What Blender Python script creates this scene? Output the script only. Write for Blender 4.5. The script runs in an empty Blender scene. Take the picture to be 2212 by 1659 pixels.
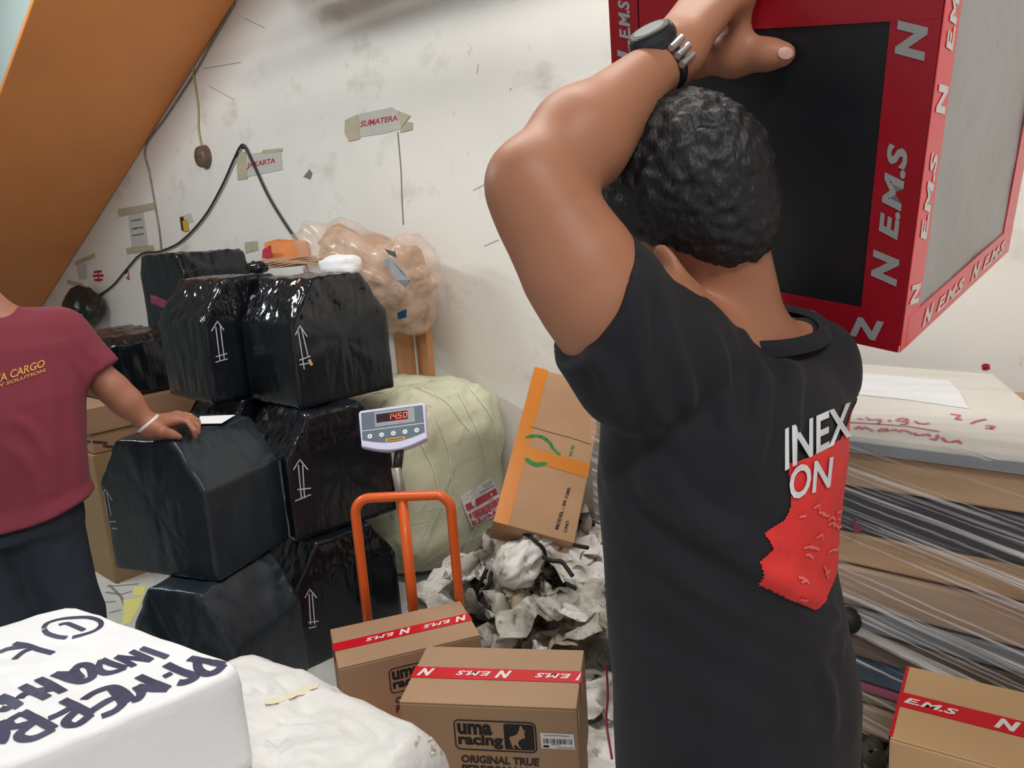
import bpy, bmesh, math, random
import numpy as np
from mathutils import Vector, Matrix, noise as mnoise
from mathutils.bvhtree import BVHTree

random.seed(7)
rng = np.random.default_rng(7)
scene = bpy.context.scene
COL = scene.collection

# ------------------------------------------------------------------ camera
FPX, CAMH = 1650.0, 1.55
YAW, PITCH, ROLL = math.radians(42), math.radians(11.3), math.radians(4)
_h = np.array([-math.sin(YAW), math.cos(YAW), 0.0])
_r = np.array([math.cos(YAW), math.sin(YAW), 0.0])
_z = np.array([0, 0, 1.0])
FW = _h*math.cos(PITCH) - _z*math.sin(PITCH)
_u = _h*math.sin(PITCH) + _z*math.cos(PITCH)
RT = _r*math.cos(ROLL) - _u*math.sin(ROLL)
UP = _u*math.cos(ROLL) + _r*math.sin(ROLL)
CAM = np.array([0, 0, CAMH])
cd = bpy.data.cameras.new('camera')
cd.sensor_width = 36.0
cd.lens = 36.0*FPX/2212.0
cd.clip_start = 0.05
cam = bpy.data.objects.new('camera', cd)
COL.objects.link(cam)
cam.matrix_world = Matrix(((RT[0], UP[0], -FW[0], 0), (RT[1], UP[1], -FW[1], 0), (RT[2], UP[2], -FW[2], CAMH), (0, 0, 0, 1)))
scene.camera = cam

# ------------------------------------------------------------------ world, lights, exposure
scene.view_settings.view_transform = 'Standard'
scene.view_settings.look = 'None'
scene.view_settings.gamma = 1.0
scene.view_settings.use_curve_mapping = False
scene.view_settings.exposure = 0.0
w = bpy.data.worlds.new('world')
scene.world = w
w.use_nodes = True
bg = w.node_tree.nodes['Background']
bg.inputs['Color'].default_value = (0.93, 0.97, 1.0, 1)      # overcast daylight outside the open shop front
bg.inputs['Strength'].default_value = 0.56


def area(name, loc, target, sx, sy, power, col, spread=180):
    l = bpy.data.lights.new(name, 'AREA')
    l.shape = 'RECTANGLE'
    l.size, l.size_y = sx, sy
    l.energy = power
    l.color = col
    l.spread = math.radians(spread)
    o = bpy.data.objects.new(name, l)
    COL.objects.link(o)
    o.location = loc
    d = Vector(target) - Vector(loc)
    o.rotation_euler = d.to_track_quat('-Z', 'Y').to_euler()
    return o


area('ceiling_lamp', (-1.5, 1.25, 3.40), (-1.7, 1.8, 0.6), 1.8, 0.16, 47, (1.0, 0.965, 0.925))
area('ceiling_lamp', (-4.7, 0.1, 3.2), (-3.6, 1.6, 0.8), 1.2, 0.14, 46, (0.86, 0.97, 1.0))
area('ceiling_lamp', (1.0, -0.4, 3.40), (0.0, 1.0, 0.4), 1.4, 0.3, 46, (1.0, 0.97, 0.93))


# ------------------------------------------------------------------ helpers
def at(px, py, d):
    return CAM + d*(FW + (px-1106)/FPX*RT + (829.5-py)/FPX*UP)


def ray(px, py):
    return FW + (px-1106)/FPX*RT + (829.5-py)/FPX*UP


def atz(px, py, z):
    d = ray(px, py)
    return CAM + d*(z-CAMH)/d[2]


def aty(px, py, y):
    d = ray(px, py)
    return CAM + d*y/d[1]


def proj(P):
    q = np.asarray(P) - CAM
    d = q@FW
    return np.stack([1106+FPX*(q@RT)/d, 829.5-FPX*(q@UP)/d], -1)


ORG = {}


def put(name, verts, faces, m, parent=None, smooth=False, midx=None):
    """one mesh object from world-space vertices; a top-level one gets its origin at its base"""
    V = np.asarray(verts, float).reshape(-1, 3)
    if parent is not None:
        o0 = ORG[parent.name]
    else:
        o0 = np.array([(V[:, 0].min()+V[:, 0].max())/2, (V[:, 1].min()+V[:, 1].max())/2, V[:, 2].min()])
    me = bpy.data.meshes.new(name)
    me.from_pydata((V-o0).tolist(), [], [list(map(int, f)) for f in faces])
    for mm in (m if isinstance(m, (list, tuple)) else [m]):
        me.materials.append(mm)
    if midx is not None:
        me.polygons.foreach_set('material_index', np.asarray(midx, np.int32))
    if smooth:
        me.polygons.foreach_set('use_smooth', np.ones(len(me.polygons), bool))
    me.update()
    o = bpy.data.objects.new(name, me)
    COL.objects.link(o)
    if parent is not None:
        o.parent = parent
    else:
        o.location = o0
    ORG[o.name] = o0
    return o


def thing(name, label, cat, loc, group=None):
    o = bpy.data.objects.new(name, None)
    o.empty_display_size = 0.05
    COL.objects.link(o)
    o.location = loc
    ORG[o.name] = np.array(loc, float)
    tag(o, label, cat, group)
    return o


def tag(o, label, cat, group=None):
    o['label'] = label
    o['category'] = cat
    if group:
        o['group'] = group
    return o


def bm_out(bm):
    bm.normal_update()
    v = np.array([x.co[:] for x in bm.verts])
    bm.verts.index_update()
    f = [[x.index for x in p.verts] for p in bm.faces]
    bm.free()
    return v, f


def join(parts):
    V, F, n = [], [], 0
    for v, f in parts:
        V.append(np.asarray(v, float))
        F += [[i+n for i in p] for p in f]
        n += len(v)
    return np.concatenate(V), F


def boxm(w, d, h, bev=0.0, seg=2, cuts=0):
    """box 0..w, 0..d, 0..h"""
    bm = bmesh.new()
    bmesh.ops.create_cube(bm, size=1)
    for v in bm.verts:
        v.co = Vector(((v.co.x+.5)*w, (v.co.y+.5)*d, (v.co.z+.5)*h))
    if cuts:
        bmesh.ops.subdivide_edges(bm, edges=bm.edges[:], cuts=cuts, use_grid_fill=True)
    if bev:
        es = [e for e in bm.edges if len(e.link_faces) == 2 and e.calc_face_angle(0) > 0.5]
        bmesh.ops.bevel(bm, geom=es, offset=bev, segments=seg, affect='EDGES', profile=0.5)
    return bm_out(bm)


def hull_box(corners8, bev=0.0, seg=2):
    """box from 8 corners: bottom 4 (ccw) then top 4"""
    bm = bmesh.new()
    vs = [bm.verts.new(Vector(c)) for c in corners8]
    for f in ((3, 2, 1, 0), (4, 5, 6, 7), (0, 1, 5, 4), (1, 2, 6, 5), (2, 3, 7, 6), (3, 0, 4, 7)):
        bm.faces.new([vs[i] for i in f])
    if bev:
        bmesh.ops.bevel(bm, geom=bm.edges[:], offset=bev, segments=seg, affect='EDGES', profile=0.5)
    return bm_out(bm)


def sweep(pts, r, seg=8, closed=False, caps=True):
    """tube along a polyline; r number or list"""
    P = np.asarray(pts, float)
    n = len(P)
    R = np.full(n, r) if np.isscalar(r) else np.asarray(r, float)
    V, F = [], []
    T = np.gradient(P, axis=0) if not closed else (np.roll(P, -1, 0)-np.roll(P, 1, 0))
    T /= np.linalg.norm(T, axis=1)[:, None]+1e-12
    a = np.cross(T[0], [0, 0, 1.0])
    if np.linalg.norm(a) < 1e-3:
        a = np.cross(T[0], [1.0, 0, 0])
    a /= np.linalg.norm(a)
    for i in range(n):
        a = a - T[i]*(a@T[i])
        a /= np.linalg.norm(a)+1e-12
        b = np.cross(T[i], a)
        for k in range(seg):
            t = 2*math.pi*k/seg
            V.append(P[i]+R[i]*(math.cos(t)*a+math.sin(t)*b))
    for i in range(n if closed else n-1):
        j = (i+1) % n
        for k in range(seg):
            l = (k+1) % seg
            F.append([i*seg+k, i*seg+l, j*seg+l, j*seg+k])
    if caps and not closed:
        F.append(list(range(seg))[::-1])
        F.append([(n-1)*seg+k for k in range(seg)])
    return np.array(V), F


def spline(pts, n=8):
    """Catmull-Rom through the points"""
    P = np.asarray(pts, float)
    Q = np.vstack([2*P[0]-P[1], P, 2*P[-1]-P[-2]])
    out = []
    for i in range(1, len(Q)-2):
        for t in np.linspace(0, 1, n, endpoint=False):
            a, b, c, d = Q[i-1], Q[i], Q[i+1], Q[i+2]
            out.append(.5*((2*b)+(-a+c)*t+(2*a-5*b+4*c-d)*t*t+(-a+3*b-3*c+d)*t**3))
    out.append(P[-1])
    return np.array(out)


def bvh_of(*objs):
    V, F, n = [], [], 0
    for o in objs:
        off = ORG[o.name]
        v = np.array([x.co[:] for x in o.data.vertices])+off
        V.append(v)
        F += [[i+n for i in p.vertices] for p in o.data.polygons]
        n += len(v)
    return BVHTree.FromPolygons([tuple(x) for x in np.concatenate(V)], F)


def hit(bvh, px, py):
    """where the line of sight through a photo pixel meets a surface"""
    d = Vector(ray(px, py)).normalized()
    loc, nor, i, dist = bvh.ray_cast(Vector(CAM), d)
    if loc is None:
        return None
    if nor.dot(d) > 0:
        nor = -nor
    return np.array(loc), np.array(nor)


def strokes(bvh, lines, wpx_m, off=0.0012, step=5):
    """pen strokes drawn on a surface: polylines of photo pixels -> flat ribbons lying on it"""
    V, F = [], []
    for ln in lines:
        P = np.asarray(ln, float)
        Q = [P[0]]
        for a, b in zip(P[:-1], P[1:]):
            k = max(1, int(np.linalg.norm(b-a)/step))
            for i in range(1, k+1):
                Q.append(a+(b-a)*i/k)
        H = [hit(bvh, *q) for q in Q]
        H = [h for h in H if h is not None]
        if len(H) < 2:
            continue
        X = np.array([h[0] for h in H])
        N = np.array([h[1] for h in H])
        T = np.gradient(X, axis=0)
        S = np.cross(N, T)
        S /= np.linalg.norm(S, axis=1)[:, None]+1e-9
        b0 = len(V)
        for x, s, nn in zip(X, S, N):
            V.append(x+s*wpx_m/2+nn*off)
            V.append(x-s*wpx_m/2+nn*off)
        for i in range(len(X)-1):
            F.append([b0+2*i, b0+2*i+1, b0+2*i+3, b0+2*i+2])
    return np.array(V), F


_tc = {}


def text2d(s, shear=0.0, bold=0.0, narrow=1.0):
    """text as flat triangles, scaled to height 1 (cap height) with the lower left at 0,0"""
    key = (s, shear, bold, narrow)
    if key in _tc:
        return _tc[key]
    c = bpy.data.curves.new('lettering', 'FONT')
    c.body = s
    c.shear = shear
    c.offset = bold
    c.resolution_u = 3
    o = bpy.data.objects.new('lettering', c)
    COL.objects.link(o)
    dg = bpy.context.evaluated_depsgraph_get()
    me = bpy.data.meshes.new_from_object(o.evaluated_get(dg))
    v = np.array([x.co[:2] for x in me.vertices]) if len(me.vertices) else np.zeros((0, 2))
    f = [list(p.vertices) for p in me.polygons]
    bpy.data.objects.remove(o)
    bpy.data.meshes.remove(me)
    v[:, 0] -= v[:, 0].min()
    v /= 0.729
    v[:, 0] *= narrow
    _tc[key] = (v, f)
    return v, f


def fit2d(tm, u0, v0, wd, ht):
    """place a 2d text so that it fills a rectangle"""
    v, f = tm
    lo, hi = v.min(0), v.max(0)
    q = (v-lo)/(hi-lo+1e-9)
    return np.stack([u0+q[:, 0]*wd, v0+q[:, 1]*ht], 1), f


def rect2d(u0, v0, u1, v1):
    return np.array([[u0, v0], [u1, v0], [u1, v1], [u0, v1]]), [[0, 1, 2, 3]]


def ring2d(pts, wdt):
    P = np.asarray(pts, float)
    c = P.mean(0)
    n = len(P)
    T = np.roll(P, -1, 0)-np.roll(P, 1, 0)
    N = np.stack([-T[:, 1], T[:, 0]], 1)
    N /= np.linalg.norm(N, axis=1)[:, None]
    Q = P+N*wdt
    return np.vstack([P, Q]), [[i, (i+1) % n, n+(i+1) % n, n+i] for i in range(n)]


def rrect(u0, v0, u1, v1, r, k=5):
    out = []
    for cx, cy, a0 in ((u1-r, v1-r, 0), (u0+r, v1-r, 90), (u0+r, v0+r, 180), (u1-r, v0+r, 270)):
        for i in range(k+1):
            t = math.radians(a0+90*i/k)
            out.append((cx+r*math.cos(t), cy+r*math.sin(t)))
    return np.array(out)


def arc2d(cx, cy, rx, ry, a0, a1, n=24):
    return np.array([[cx+rx*math.cos(math.radians(a0+(a1-a0)*i/n)), cy+ry*math.sin(math.radians(a0+(a1-a0)*i/n))] for i in range(n+1)])


def stroke2d(lines, wd):
    V, F = [], []
    for ln in lines:
        P = np.asarray(ln, float)
        T = np.gradient(P, axis=0)
        N = np.stack([-T[:, 1], T[:, 0]], 1)
        N /= np.linalg.norm(N, axis=1)[:, None]+1e-9
        b = len(V)
        for p, n in zip(P, N):
            V.append(p+n*wd/2)
            V.append(p-n*wd/2)
        for i in range(len(P)-1):
            F.append([b+2*i, b+2*i+1, b+2*i+3, b+2*i+2])
    return np.array(V), F


def join2(parts):
    V, F, n = [], [], 0
    for v, f in parts:
        V.append(np.asarray(v, float))
        F += [[i+n for i in p] for p in f]
        n += len(v)
    return np.concatenate(V), F


def onplane(m2, o, eu, ev, en, off=0.001):
    """2d shapes onto the plane o + u*eu + v*ev, lifted off along en"""
    v, f = m2
    return np.asarray(o)+v[:, :1]*eu+v[:, 1:2]*ev+np.asarray(en)*off, f


def onquad(m2, bvh, TL, TR, BL, BR, off=0.0012):
    """2d shapes in the unit square -> bilinear photo quad -> laid on a surface (y up)"""
    v, f = m2
    TL, TR, BL, BR = map(np.array, (TL, TR, BL, BR))
    out, ok = [], []
    for x, y in v:
        p = (1-y)*((1-x)*BL+x*BR)+y*((1-x)*TL+x*TR)
        h = hit(bvh, *p)
        ok.append(h is not None)
        out.append(h[0]+h[1]*off if h else (0, 0, 0))
    f = [p for p in f if all(ok[i] for i in p)]
    used = sorted({i for p in f for i in p})
    mp = {i: k for k, i in enumerate(used)}
    return np.array([out[i] for i in used]), [[mp[i] for i in p] for p in f]


def fbm(P, s, oct=3):
    return np.array([mnoise.fractal(Vector(p)*s, 1.0, 2.0, oct) for p in P])


# ------------------------------------------------------------------ materials
def lin(c):
    return tuple(((x/255)/12.92 if x/255 <= .04045 else ((x/255+.055)/1.055)**2.4) for x in c)


def mat(name, srgb, rough=.6, metal=0.0, spec=.5, coat=0.0, var=None, bump=None, emit=0.0, sss=0.0, sheen=0.0, dirt=None):
    """var=(scale(xyz), amount) lightness variation; bump=(scale(xyz), strength, dist); dirt=(scale, colour, lo, hi)"""
    m = bpy.data.materials.new(name)
    m.use_nodes = True
    nt = m.node_tree
    N, L = nt.nodes, nt.links
    b = N['Principled BSDF']
    c = (*lin(srgb), 1)
    b.inputs['Base Color'].default_value = c
    b.inputs['Roughness'].default_value = rough
    b.inputs['Metallic'].default_value = metal
    b.inputs['Specular IOR Level'].default_value = spec
    b.inputs['Coat Weight'].default_value = coat
    b.inputs['Coat Roughness'].default_value = .08
    b.inputs['Sheen Weight'].default_value = sheen
    if sss:
        b.inputs['Subsurface Weight'].default_value = sss
        b.inputs['Subsurface Radius'].default_value = (.012, .005, .003)
        b.inputs['Subsurface Scale'].default_value = 1.0
    if emit:
        b.inputs['Emission Color'].default_value = c
        b.inputs['Emission Strength'].default_value = emit
    geo = N.new('ShaderNodeNewGeometry') if (var or bump or dirt) else None

    def nz(scale, detail=4, rough_=.55):
        mp = N.new('ShaderNodeMapping')
        mp.inputs['Scale'].default_value = scale if hasattr(scale, '__len__') else (scale,)*3
        n = N.new('ShaderNodeTexNoise')
        n.inputs['Scale'].default_value = 1
        n.inputs['Detail'].default_value = detail
        n.inputs['Roughness'].default_value = rough_
        L.new(geo.outputs['Position'], mp.inputs['Vector'])
        L.new(mp.outputs['Vector'], n.inputs['Vector'])
        return n.outputs['Fac']
    col = None
    if var:
        r = N.new('ShaderNodeMapRange')
        r.inputs['From Min'].default_value = .3
        r.inputs['From Max'].default_value = .7
        r.inputs['To Min'].default_value = 1-var[1]
        r.inputs['To Max'].default_value = 1+var[1]
        L.new(nz(var[0]), r.inputs['Value'])
        mx = N.new('ShaderNodeMix')
        mx.data_type = 'RGBA'
        mx.blend_type = 'MULTIPLY'
        mx.inputs['Factor'].default_value = 1
        mx.inputs['A'].default_value = c
        L.new(r.outputs['Result'], mx.inputs['B'])
        col = mx.outputs['Result']
    if dirt:
        for sc, dc, lo, hi in (dirt if isinstance(dirt, list) else [dirt]):
            r = N.new('ShaderNodeMapRange')
            r.inputs['From Min'].default_value = lo
            r.inputs['From Max'].default_value = hi
            L.new(nz(sc, 6, .65), r.inputs['Value'])
            mx = N.new('ShaderNodeMix')
            mx.data_type = 'RGBA'
            L.new(r.outputs['Result'], mx.inputs['Factor'])
            if col is None:
                mx.inputs['A'].default_value = c
            else:
                L.new(col, mx.inputs['A'])
            mx.inputs['B'].default_value = (*lin(dc), 1)
            col = mx.outputs['Result']
    if col is not None:
        L.new(col, b.inputs['Base Color'])
    if bump:
        bp = N.new('ShaderNodeBump')
        bp.inputs['Strength'].default_value = bump[1]
        bp.inputs['Distance'].default_value = bump[2] if len(bump) > 2 else .01
        L.new(nz(bump[0], bump[3] if len(bump) > 3 else 4), bp.inputs['Height'])
        L.new(bp.outputs['Normal'], b.inputs['Normal'])
    return m


def film(name, tint, streak, amount=.35, base=.06, rot=(0, 0, 0), rough=.18, lo=.5, hi=.75):
    """clear stretch film: see-through, with milky glossy creases running along the wrap"""
    m = bpy.data.materials.new(name)
    m.use_nodes = True
    nt = m.node_tree
    N, L = nt.nodes, nt.links
    N.remove(N['Principled BSDF'])
    out = N['Material Output']
    geo = N.new('ShaderNodeNewGeometry')
    mp = N.new('ShaderNodeMapping')
    mp.vector_type = 'TEXTURE'
    mp.inputs['Rotation'].default_value = rot
    mp2 = N.new('ShaderNodeMapping')
    mp2.inputs['Scale'].default_value = streak
    nz = N.new('ShaderNodeTexNoise')
    nz.inputs['Scale'].default_value = 1
    nz.inputs['Detail'].default_value = 5
    L.new(geo.outputs['Position'], mp.inputs['Vector'])
    L.new(mp.outputs['Vector'], mp2.inputs['Vector'])
    L.new(mp2.outputs['Vector'], nz.inputs['Vector'])
    r = N.new('ShaderNodeMapRange')
    r.inputs['From Min'].default_value = lo
    r.inputs['From Max'].default_value = hi
    r.inputs['To Min'].default_value = base
    r.inputs['To Max'].default_value = amount
    L.new(nz.outputs['Fac'], r.inputs['Value'])
    bp = N.new('ShaderNodeBump')
    bp.inputs['Strength'].default_value = .8
    bp.inputs['Distance'].default_value = .012
    L.new(nz.outputs['Fac'], bp.inputs['Height'])
    gl = N.new('ShaderNodeBsdfPrincipled')
    gl.inputs['Base Color'].default_value = (*lin(tint), 1)
    gl.inputs['Roughness'].default_value = rough
    gl.inputs['Specular IOR Level'].default_value = .9
    L.new(bp.outputs['Normal'], gl.inputs['Normal'])
    tr = N.new('ShaderNodeBsdfTransparent')
    mx = N.new('ShaderNodeMixShader')
    L.new(r.outputs['Result'], mx.inputs['Fac'])
    L.new(tr.outputs['BSDF'], mx.inputs[1])
    L.new(gl.outputs['BSDF'], mx.inputs[2])
    L.new(mx.outputs['Shader'], out.inputs['Surface'])
    return m


M = {}
M['wall'] = mat('wall_paint', (236, 231, 224), .85, var=((1.1, 1.1, 1.4), .05), bump=(18, .25, .004),
                dirt=[((2.2, 2.2, 3.0), (176, 166, 150), .56, .86), ((14, 14, 9), (150, 140, 124), .66, .84)])
M['ceiling'] = mat('ceiling_paint', (205, 200, 190), .9, var=(2, .05))
M['floor'] = mat('floor_concrete', (196, 196, 194), .55, var=((5, 5, 5), .12), bump=(30, .2, .003),
                 dirt=[((9, 9, 9), (92, 88, 80), .60, .74), ((40, 40, 40), (60, 55, 48), .68, .76)])
M['orange_wall'] = mat('orange_paint', (238, 150, 82), .5, var=((1.2, 1.2, 1.2), .08), bump=(12, .15, .004))
M['teal_wall'] = mat('pale_green_paint', (178, 188, 184), .8, var=(2, .06))
M['black_wrap'] = mat('black_wrap', (18, 23, 29), .19, spec=.6, bump=((30, 30, 8), .5, .006, 2), var=((6, 6, 6), .25))
M['black_wrap2'] = mat('black_wrap_dusty', (33, 42, 50), .30, spec=.5, bump=((24, 24, 14), .5, .006), var=((6, 6, 6), .2))
M['black_crinkle'] = mat('black_wrap_crinkled', (18, 20, 25), .12, spec=.7, bump=((22, 22, 13), .85, .014, 1.2), var=((6, 6, 6), .25))
M['box_black'] = mat('black_matt_wrap', (24, 25, 30), .42, spec=.4, bump=((20, 9, 9), .25, .004))
M['film_fold'] = mat('film_fold_gloss', (226, 228, 214), .14, spec=.8)
M['paint_chip'] = mat('chipped_paint', (226, 172, 124), .7)
M['chalk'] = mat('chalk_marker', (186, 190, 198), .8)
M['kraft'] = mat('kraft_board', (176, 142, 112), .75, var=((3, 3, 3), .04), bump=((60, 60, 60), .06, .001))
M['kraft_warm'] = mat('kraft_board_warm', (206, 166, 122), .75, var=((3, 3, 3), .04), bump=((60, 60, 60), .06, .001))
M['kraft_old'] = mat('kraft_board_worn', (184, 144, 110), .8, var=((5, 5, 5), .08), bump=((40, 40, 40), .12, .002))
M['kraft_olive'] = mat('kraft_board_yellowed', (150, 120, 84), .8, var=((4, 4, 4), .08))
M['kraft_dim'] = mat('kraft_board_dull', (158, 122, 92), .8, var=((4, 4, 4), .08))
M['brown_print'] = mat('brown_print', (62, 42, 34), .7)
M['black_print'] = mat('black_print', (30, 28, 28), .7)
M['red_tape'] = mat('red_tape', (214, 24, 40), .28, spec=.5, bump=((30, 30, 30), .12, .002))
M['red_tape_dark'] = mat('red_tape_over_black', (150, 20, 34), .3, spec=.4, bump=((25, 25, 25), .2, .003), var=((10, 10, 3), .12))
M['white_print'] = mat('white_print', (236, 232, 228), .5)
M['grey_print'] = mat('grey_print', (150, 150, 150), .5)
M['orange_tape'] = mat('orange_tape', (214, 128, 36), .3, spec=.5, bump=((30, 30, 30), .15, .002))
M['green_print'] = mat('green_print', (34, 138, 58), .6)
M['paper'] = mat('white_paper', (236, 236, 238), .7, var=((9, 9, 9), .03))
M['paper_grey'] = mat('grey_paper', (196, 194, 186), .8, var=((9, 9, 9), .06))
M['masking'] = mat('masking_tape', (188, 176, 150), .6, var=((14, 14, 14), .1))
M['red_cord'] = mat('dark_red_cord', (128, 24, 44), .6)
M['red_ink'] = mat('red_ink', (186, 40, 62), .7)
M['pink_ink'] = mat('pink_ink', (206, 66, 110), .7)
M['purple_ink'] = mat('marker_ink', (56, 54, 84), .55)
M['grey_ink'] = mat('grey_ink', (120, 120, 124), .7)
M['cable'] = mat('black_cable', (46, 46, 46), .5)
M['cord'] = mat('cream_cord', (190, 168, 128), .6)
M['brown_plastic'] = mat('brown_bakelite', (110, 88, 74), .5, var=((30, 30, 30), .15))
M['dark_plastic'] = mat('dark_plastic', (34, 36, 34), .3)
M['yellow'] = mat('yellow_plastic', (206, 172, 52), .5)
M['yellow_paper'] = mat('yellow_paper', (226, 218, 130), .7)
M['orange_paint'] = mat('orange_enamel', (228, 98, 34), .35, spec=.5, coat=.2)
M['housing'] = mat('pale_lilac_plastic', (208, 206, 232), .4, var=((30, 30, 30), .03))
M['panel'] = mat('slate_panel', (98, 112, 126), .35)
M['panel_grey'] = mat('grey_panel', (150, 154, 158), .4)
M['window'] = mat('dark_display', (52, 40, 50), .15)
M['digit'] = mat('red_digits', (255, 70, 50), .4, emit=2.4)
M['digit_glow'] = mat('red_lamp', (255, 70, 90), .4, emit=.9)
M['button'] = mat('white_button', (226, 228, 226), .4)
M['steel'] = mat('dull_steel', (150, 140, 132), .45, metal=.6, var=((20, 20, 20), .2))
M['black_rubber'] = mat('black_rubber', (20, 20, 21), .6)
M['olive_wrap'] = mat('olive_fabric', (216, 216, 188), .6, var=((2.5, 2.5, 5), .06), bump=((8, 8, 14), .4, .01))
M['eye_white'] = mat('eye_white', (232, 228, 222), .25)
M['iris'] = mat('iris', (40, 26, 20), .2)
M['lips'] = mat('lips', (140, 76, 66), .45)
M['sandal'] = mat('sandal_rubber', (40, 38, 38), .6)
M['tape_tan'] = mat('old_tape', (228, 218, 192), .5)
M['skin'] = mat('brown_skin', (168, 114, 87), .5, spec=.4, sss=.12, var=((7, 7, 7), .06), bump=((140, 140, 140), .06, .001))
M['skin2'] = mat('brown_skin_second', (160, 106, 84), .5, spec=.4, sss=.1, var=((7, 7, 7), .06))
M['nail'] = mat('nail', (206, 158, 146), .35)
M['hair'] = mat('black_hair', (20, 20, 24), .5, spec=.5, var=((60, 60, 60), .3), bump=((200, 200, 90), .6, .004))
M['black_shirt'] = mat('black_cotton', (35, 34, 39), .85, spec=.25, sheen=.04, var=((9, 9, 9), .08), bump=((220, 220, 220), .1, .001))
M['pink_shirt'] = mat('maroon_cotton', (122, 48, 62), .85, spec=.3, sheen=.05, var=((5, 5, 5), .08), bump=((220, 220, 220), .1, .001))
M['pink_dark'] = mat('maroon_stain', (116, 46, 62), .9)
M['navy'] = mat('navy_denim', (38, 46, 58), .85, var=((20, 20, 20), .1), bump=((200, 200, 200), .15, .001))
M['charcoal'] = mat('charcoal_trousers', (58, 58, 62), .85, bump=((200, 200, 200), .15, .001))
M['shirt_red'] = mat('red_shirt_print', (232, 52, 52), .55, var=((26, 26, 26), .08))
M['shirt_white'] = mat('white_shirt_print', (224, 226, 230), .6)
M['gold_print'] = mat('gold_shirt_print', (206, 152, 74), .6)
M['watch'] = mat('watch_black', (30, 34, 40), .3, spec=.6)
M['watch_dial'] = mat('watch_dial', (120, 128, 128), .2, spec=.7)
M['silver'] = mat('silver', (196, 192, 196), .3, metal=.7)
M['bracelet'] = mat('white_bracelet', (226, 220, 206), .4)
M['sack_ribbed'] = mat('white_woven_sack_ribbed', (246, 246, 249), .5, spec=.4, bump=((90, 90, 260), .5, .004))
M['sack'] = mat('white_woven_sack', (243, 244, 247), .5, spec=.4, var=((6, 6, 6), .03), bump=((5, 5, 5), .5, .02))
M['sack_old'] = mat('white_wrinkled_sack', (224, 223, 220), .45, spec=.5, var=((5, 5, 5), .05), bump=((9, 9, 9), .6, .02))
M['sack_dirt'] = mat('dirty_sack_corner', (166, 150, 128), .8, dirt=((60, 60, 60), (236, 232, 226), .45, .6))
M['scrap_white'] = mat('scrap_white', (234, 232, 228), .5, dirt=[((8, 8, 8), (160, 142, 112), .50, .74), ((22, 22, 22), (92, 82, 66), .58, .74)])
M['scrap_grey'] = mat('scrap_grey', (200, 196, 186), .55, dirt=[((9, 9, 9), (118, 106, 86), .46, .7), ((24, 24, 24), (70, 62, 50), .56, .72)])
M['scrap_brown'] = mat('scrap_brown', (176, 162, 138), .7, dirt=((10, 10, 10), (78, 66, 50), .44, .66))
M['scrap_dark'] = mat('scrap_dark', (62, 56, 48), .7, var=((20, 20, 20), .3))
M['plank'] = mat('plank_wood', (178, 144, 110), .7, var=((2.5, 18, 26), .16), bump=((4, 30, 60), .2, .003))
M['plank2'] = mat('plank_wood_grey', (166, 140, 118), .7, var=((2.5, 18, 26), .16), bump=((4, 30, 60), .2, .003))
M['board_dark'] = mat('dark_board', (44, 45, 56), .5, var=((3, 9, 9), .1))
M['board_grey'] = mat('grey_board', (128, 132, 138), .5, var=((3, 9, 20), .15))
M['board_brown'] = mat('brown_board', (92, 70, 62), .6, var=((4, 9, 12), .3))
M['board_blue'] = mat('blue_sheet', (28, 66, 92), .4, var=((4, 9, 20), .3))
M['board_pink'] = mat('pink_sheet', (132, 52, 84), .5, var=((4, 9, 20), .3))
M['board_olive'] = mat('olive_sheet', (120, 110, 78), .6, var=((4, 9, 20), .3))
M['crate_top'] = mat('pale_board', (220, 215, 206), .5, spec=.5, var=((2, 7, 7), .06), bump=((2, 10, 10), .15, .006))
M['grey_tape'] = mat('grey_tape', (150, 154, 158), .45, bump=((60, 60, 60), .5, .004))
M['orange_carton'] = mat('orange_board', (202, 120, 66), .7, var=((9, 9, 9), .1))
M['white_foam'] = mat('white_foam', (240, 240, 240), .7)
M['film_crate'] = film('clear_wrap', (226, 222, 220), (1.1, 9, 105), .82, .05, (0, math.radians(13), 0), .16, .50, .66)
M['film_top'] = film('clear_wrap_top', (232, 230, 226), (3, 30, 30), .30, .06, (0, 0, .2), .2, .48, .8)
M['film_bale'] = film('clear_wrap_bale', (224, 226, 206), (20, 2.2, 26), .85, .05, (0.9, 0, 0), .10, .58, .70)
M['film_bundle'] = film('clear_wrap_bundle', (236, 208, 188), (7, 7, 11), .62, .22, (.4, .5, .3), .2, .42, .78)

# ------------------------------------------------------------------ the room
WY = 2.75          # back wall
XL, XR, YF, ZC = -9.0, 3.2, -4.2, 3.7


def struct(name, v, f, m):
    o = put(name, v, f, m)
    o['kind'] = 'structure'
    return o


def wall_box(name, x0, x1, y0, y1, z0, z1, m):
    v, f = boxm(x1-x0, y1-y0, z1-z0)
    return struct(name, v+np.array([x0, y0, z0]), f, m)


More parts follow.
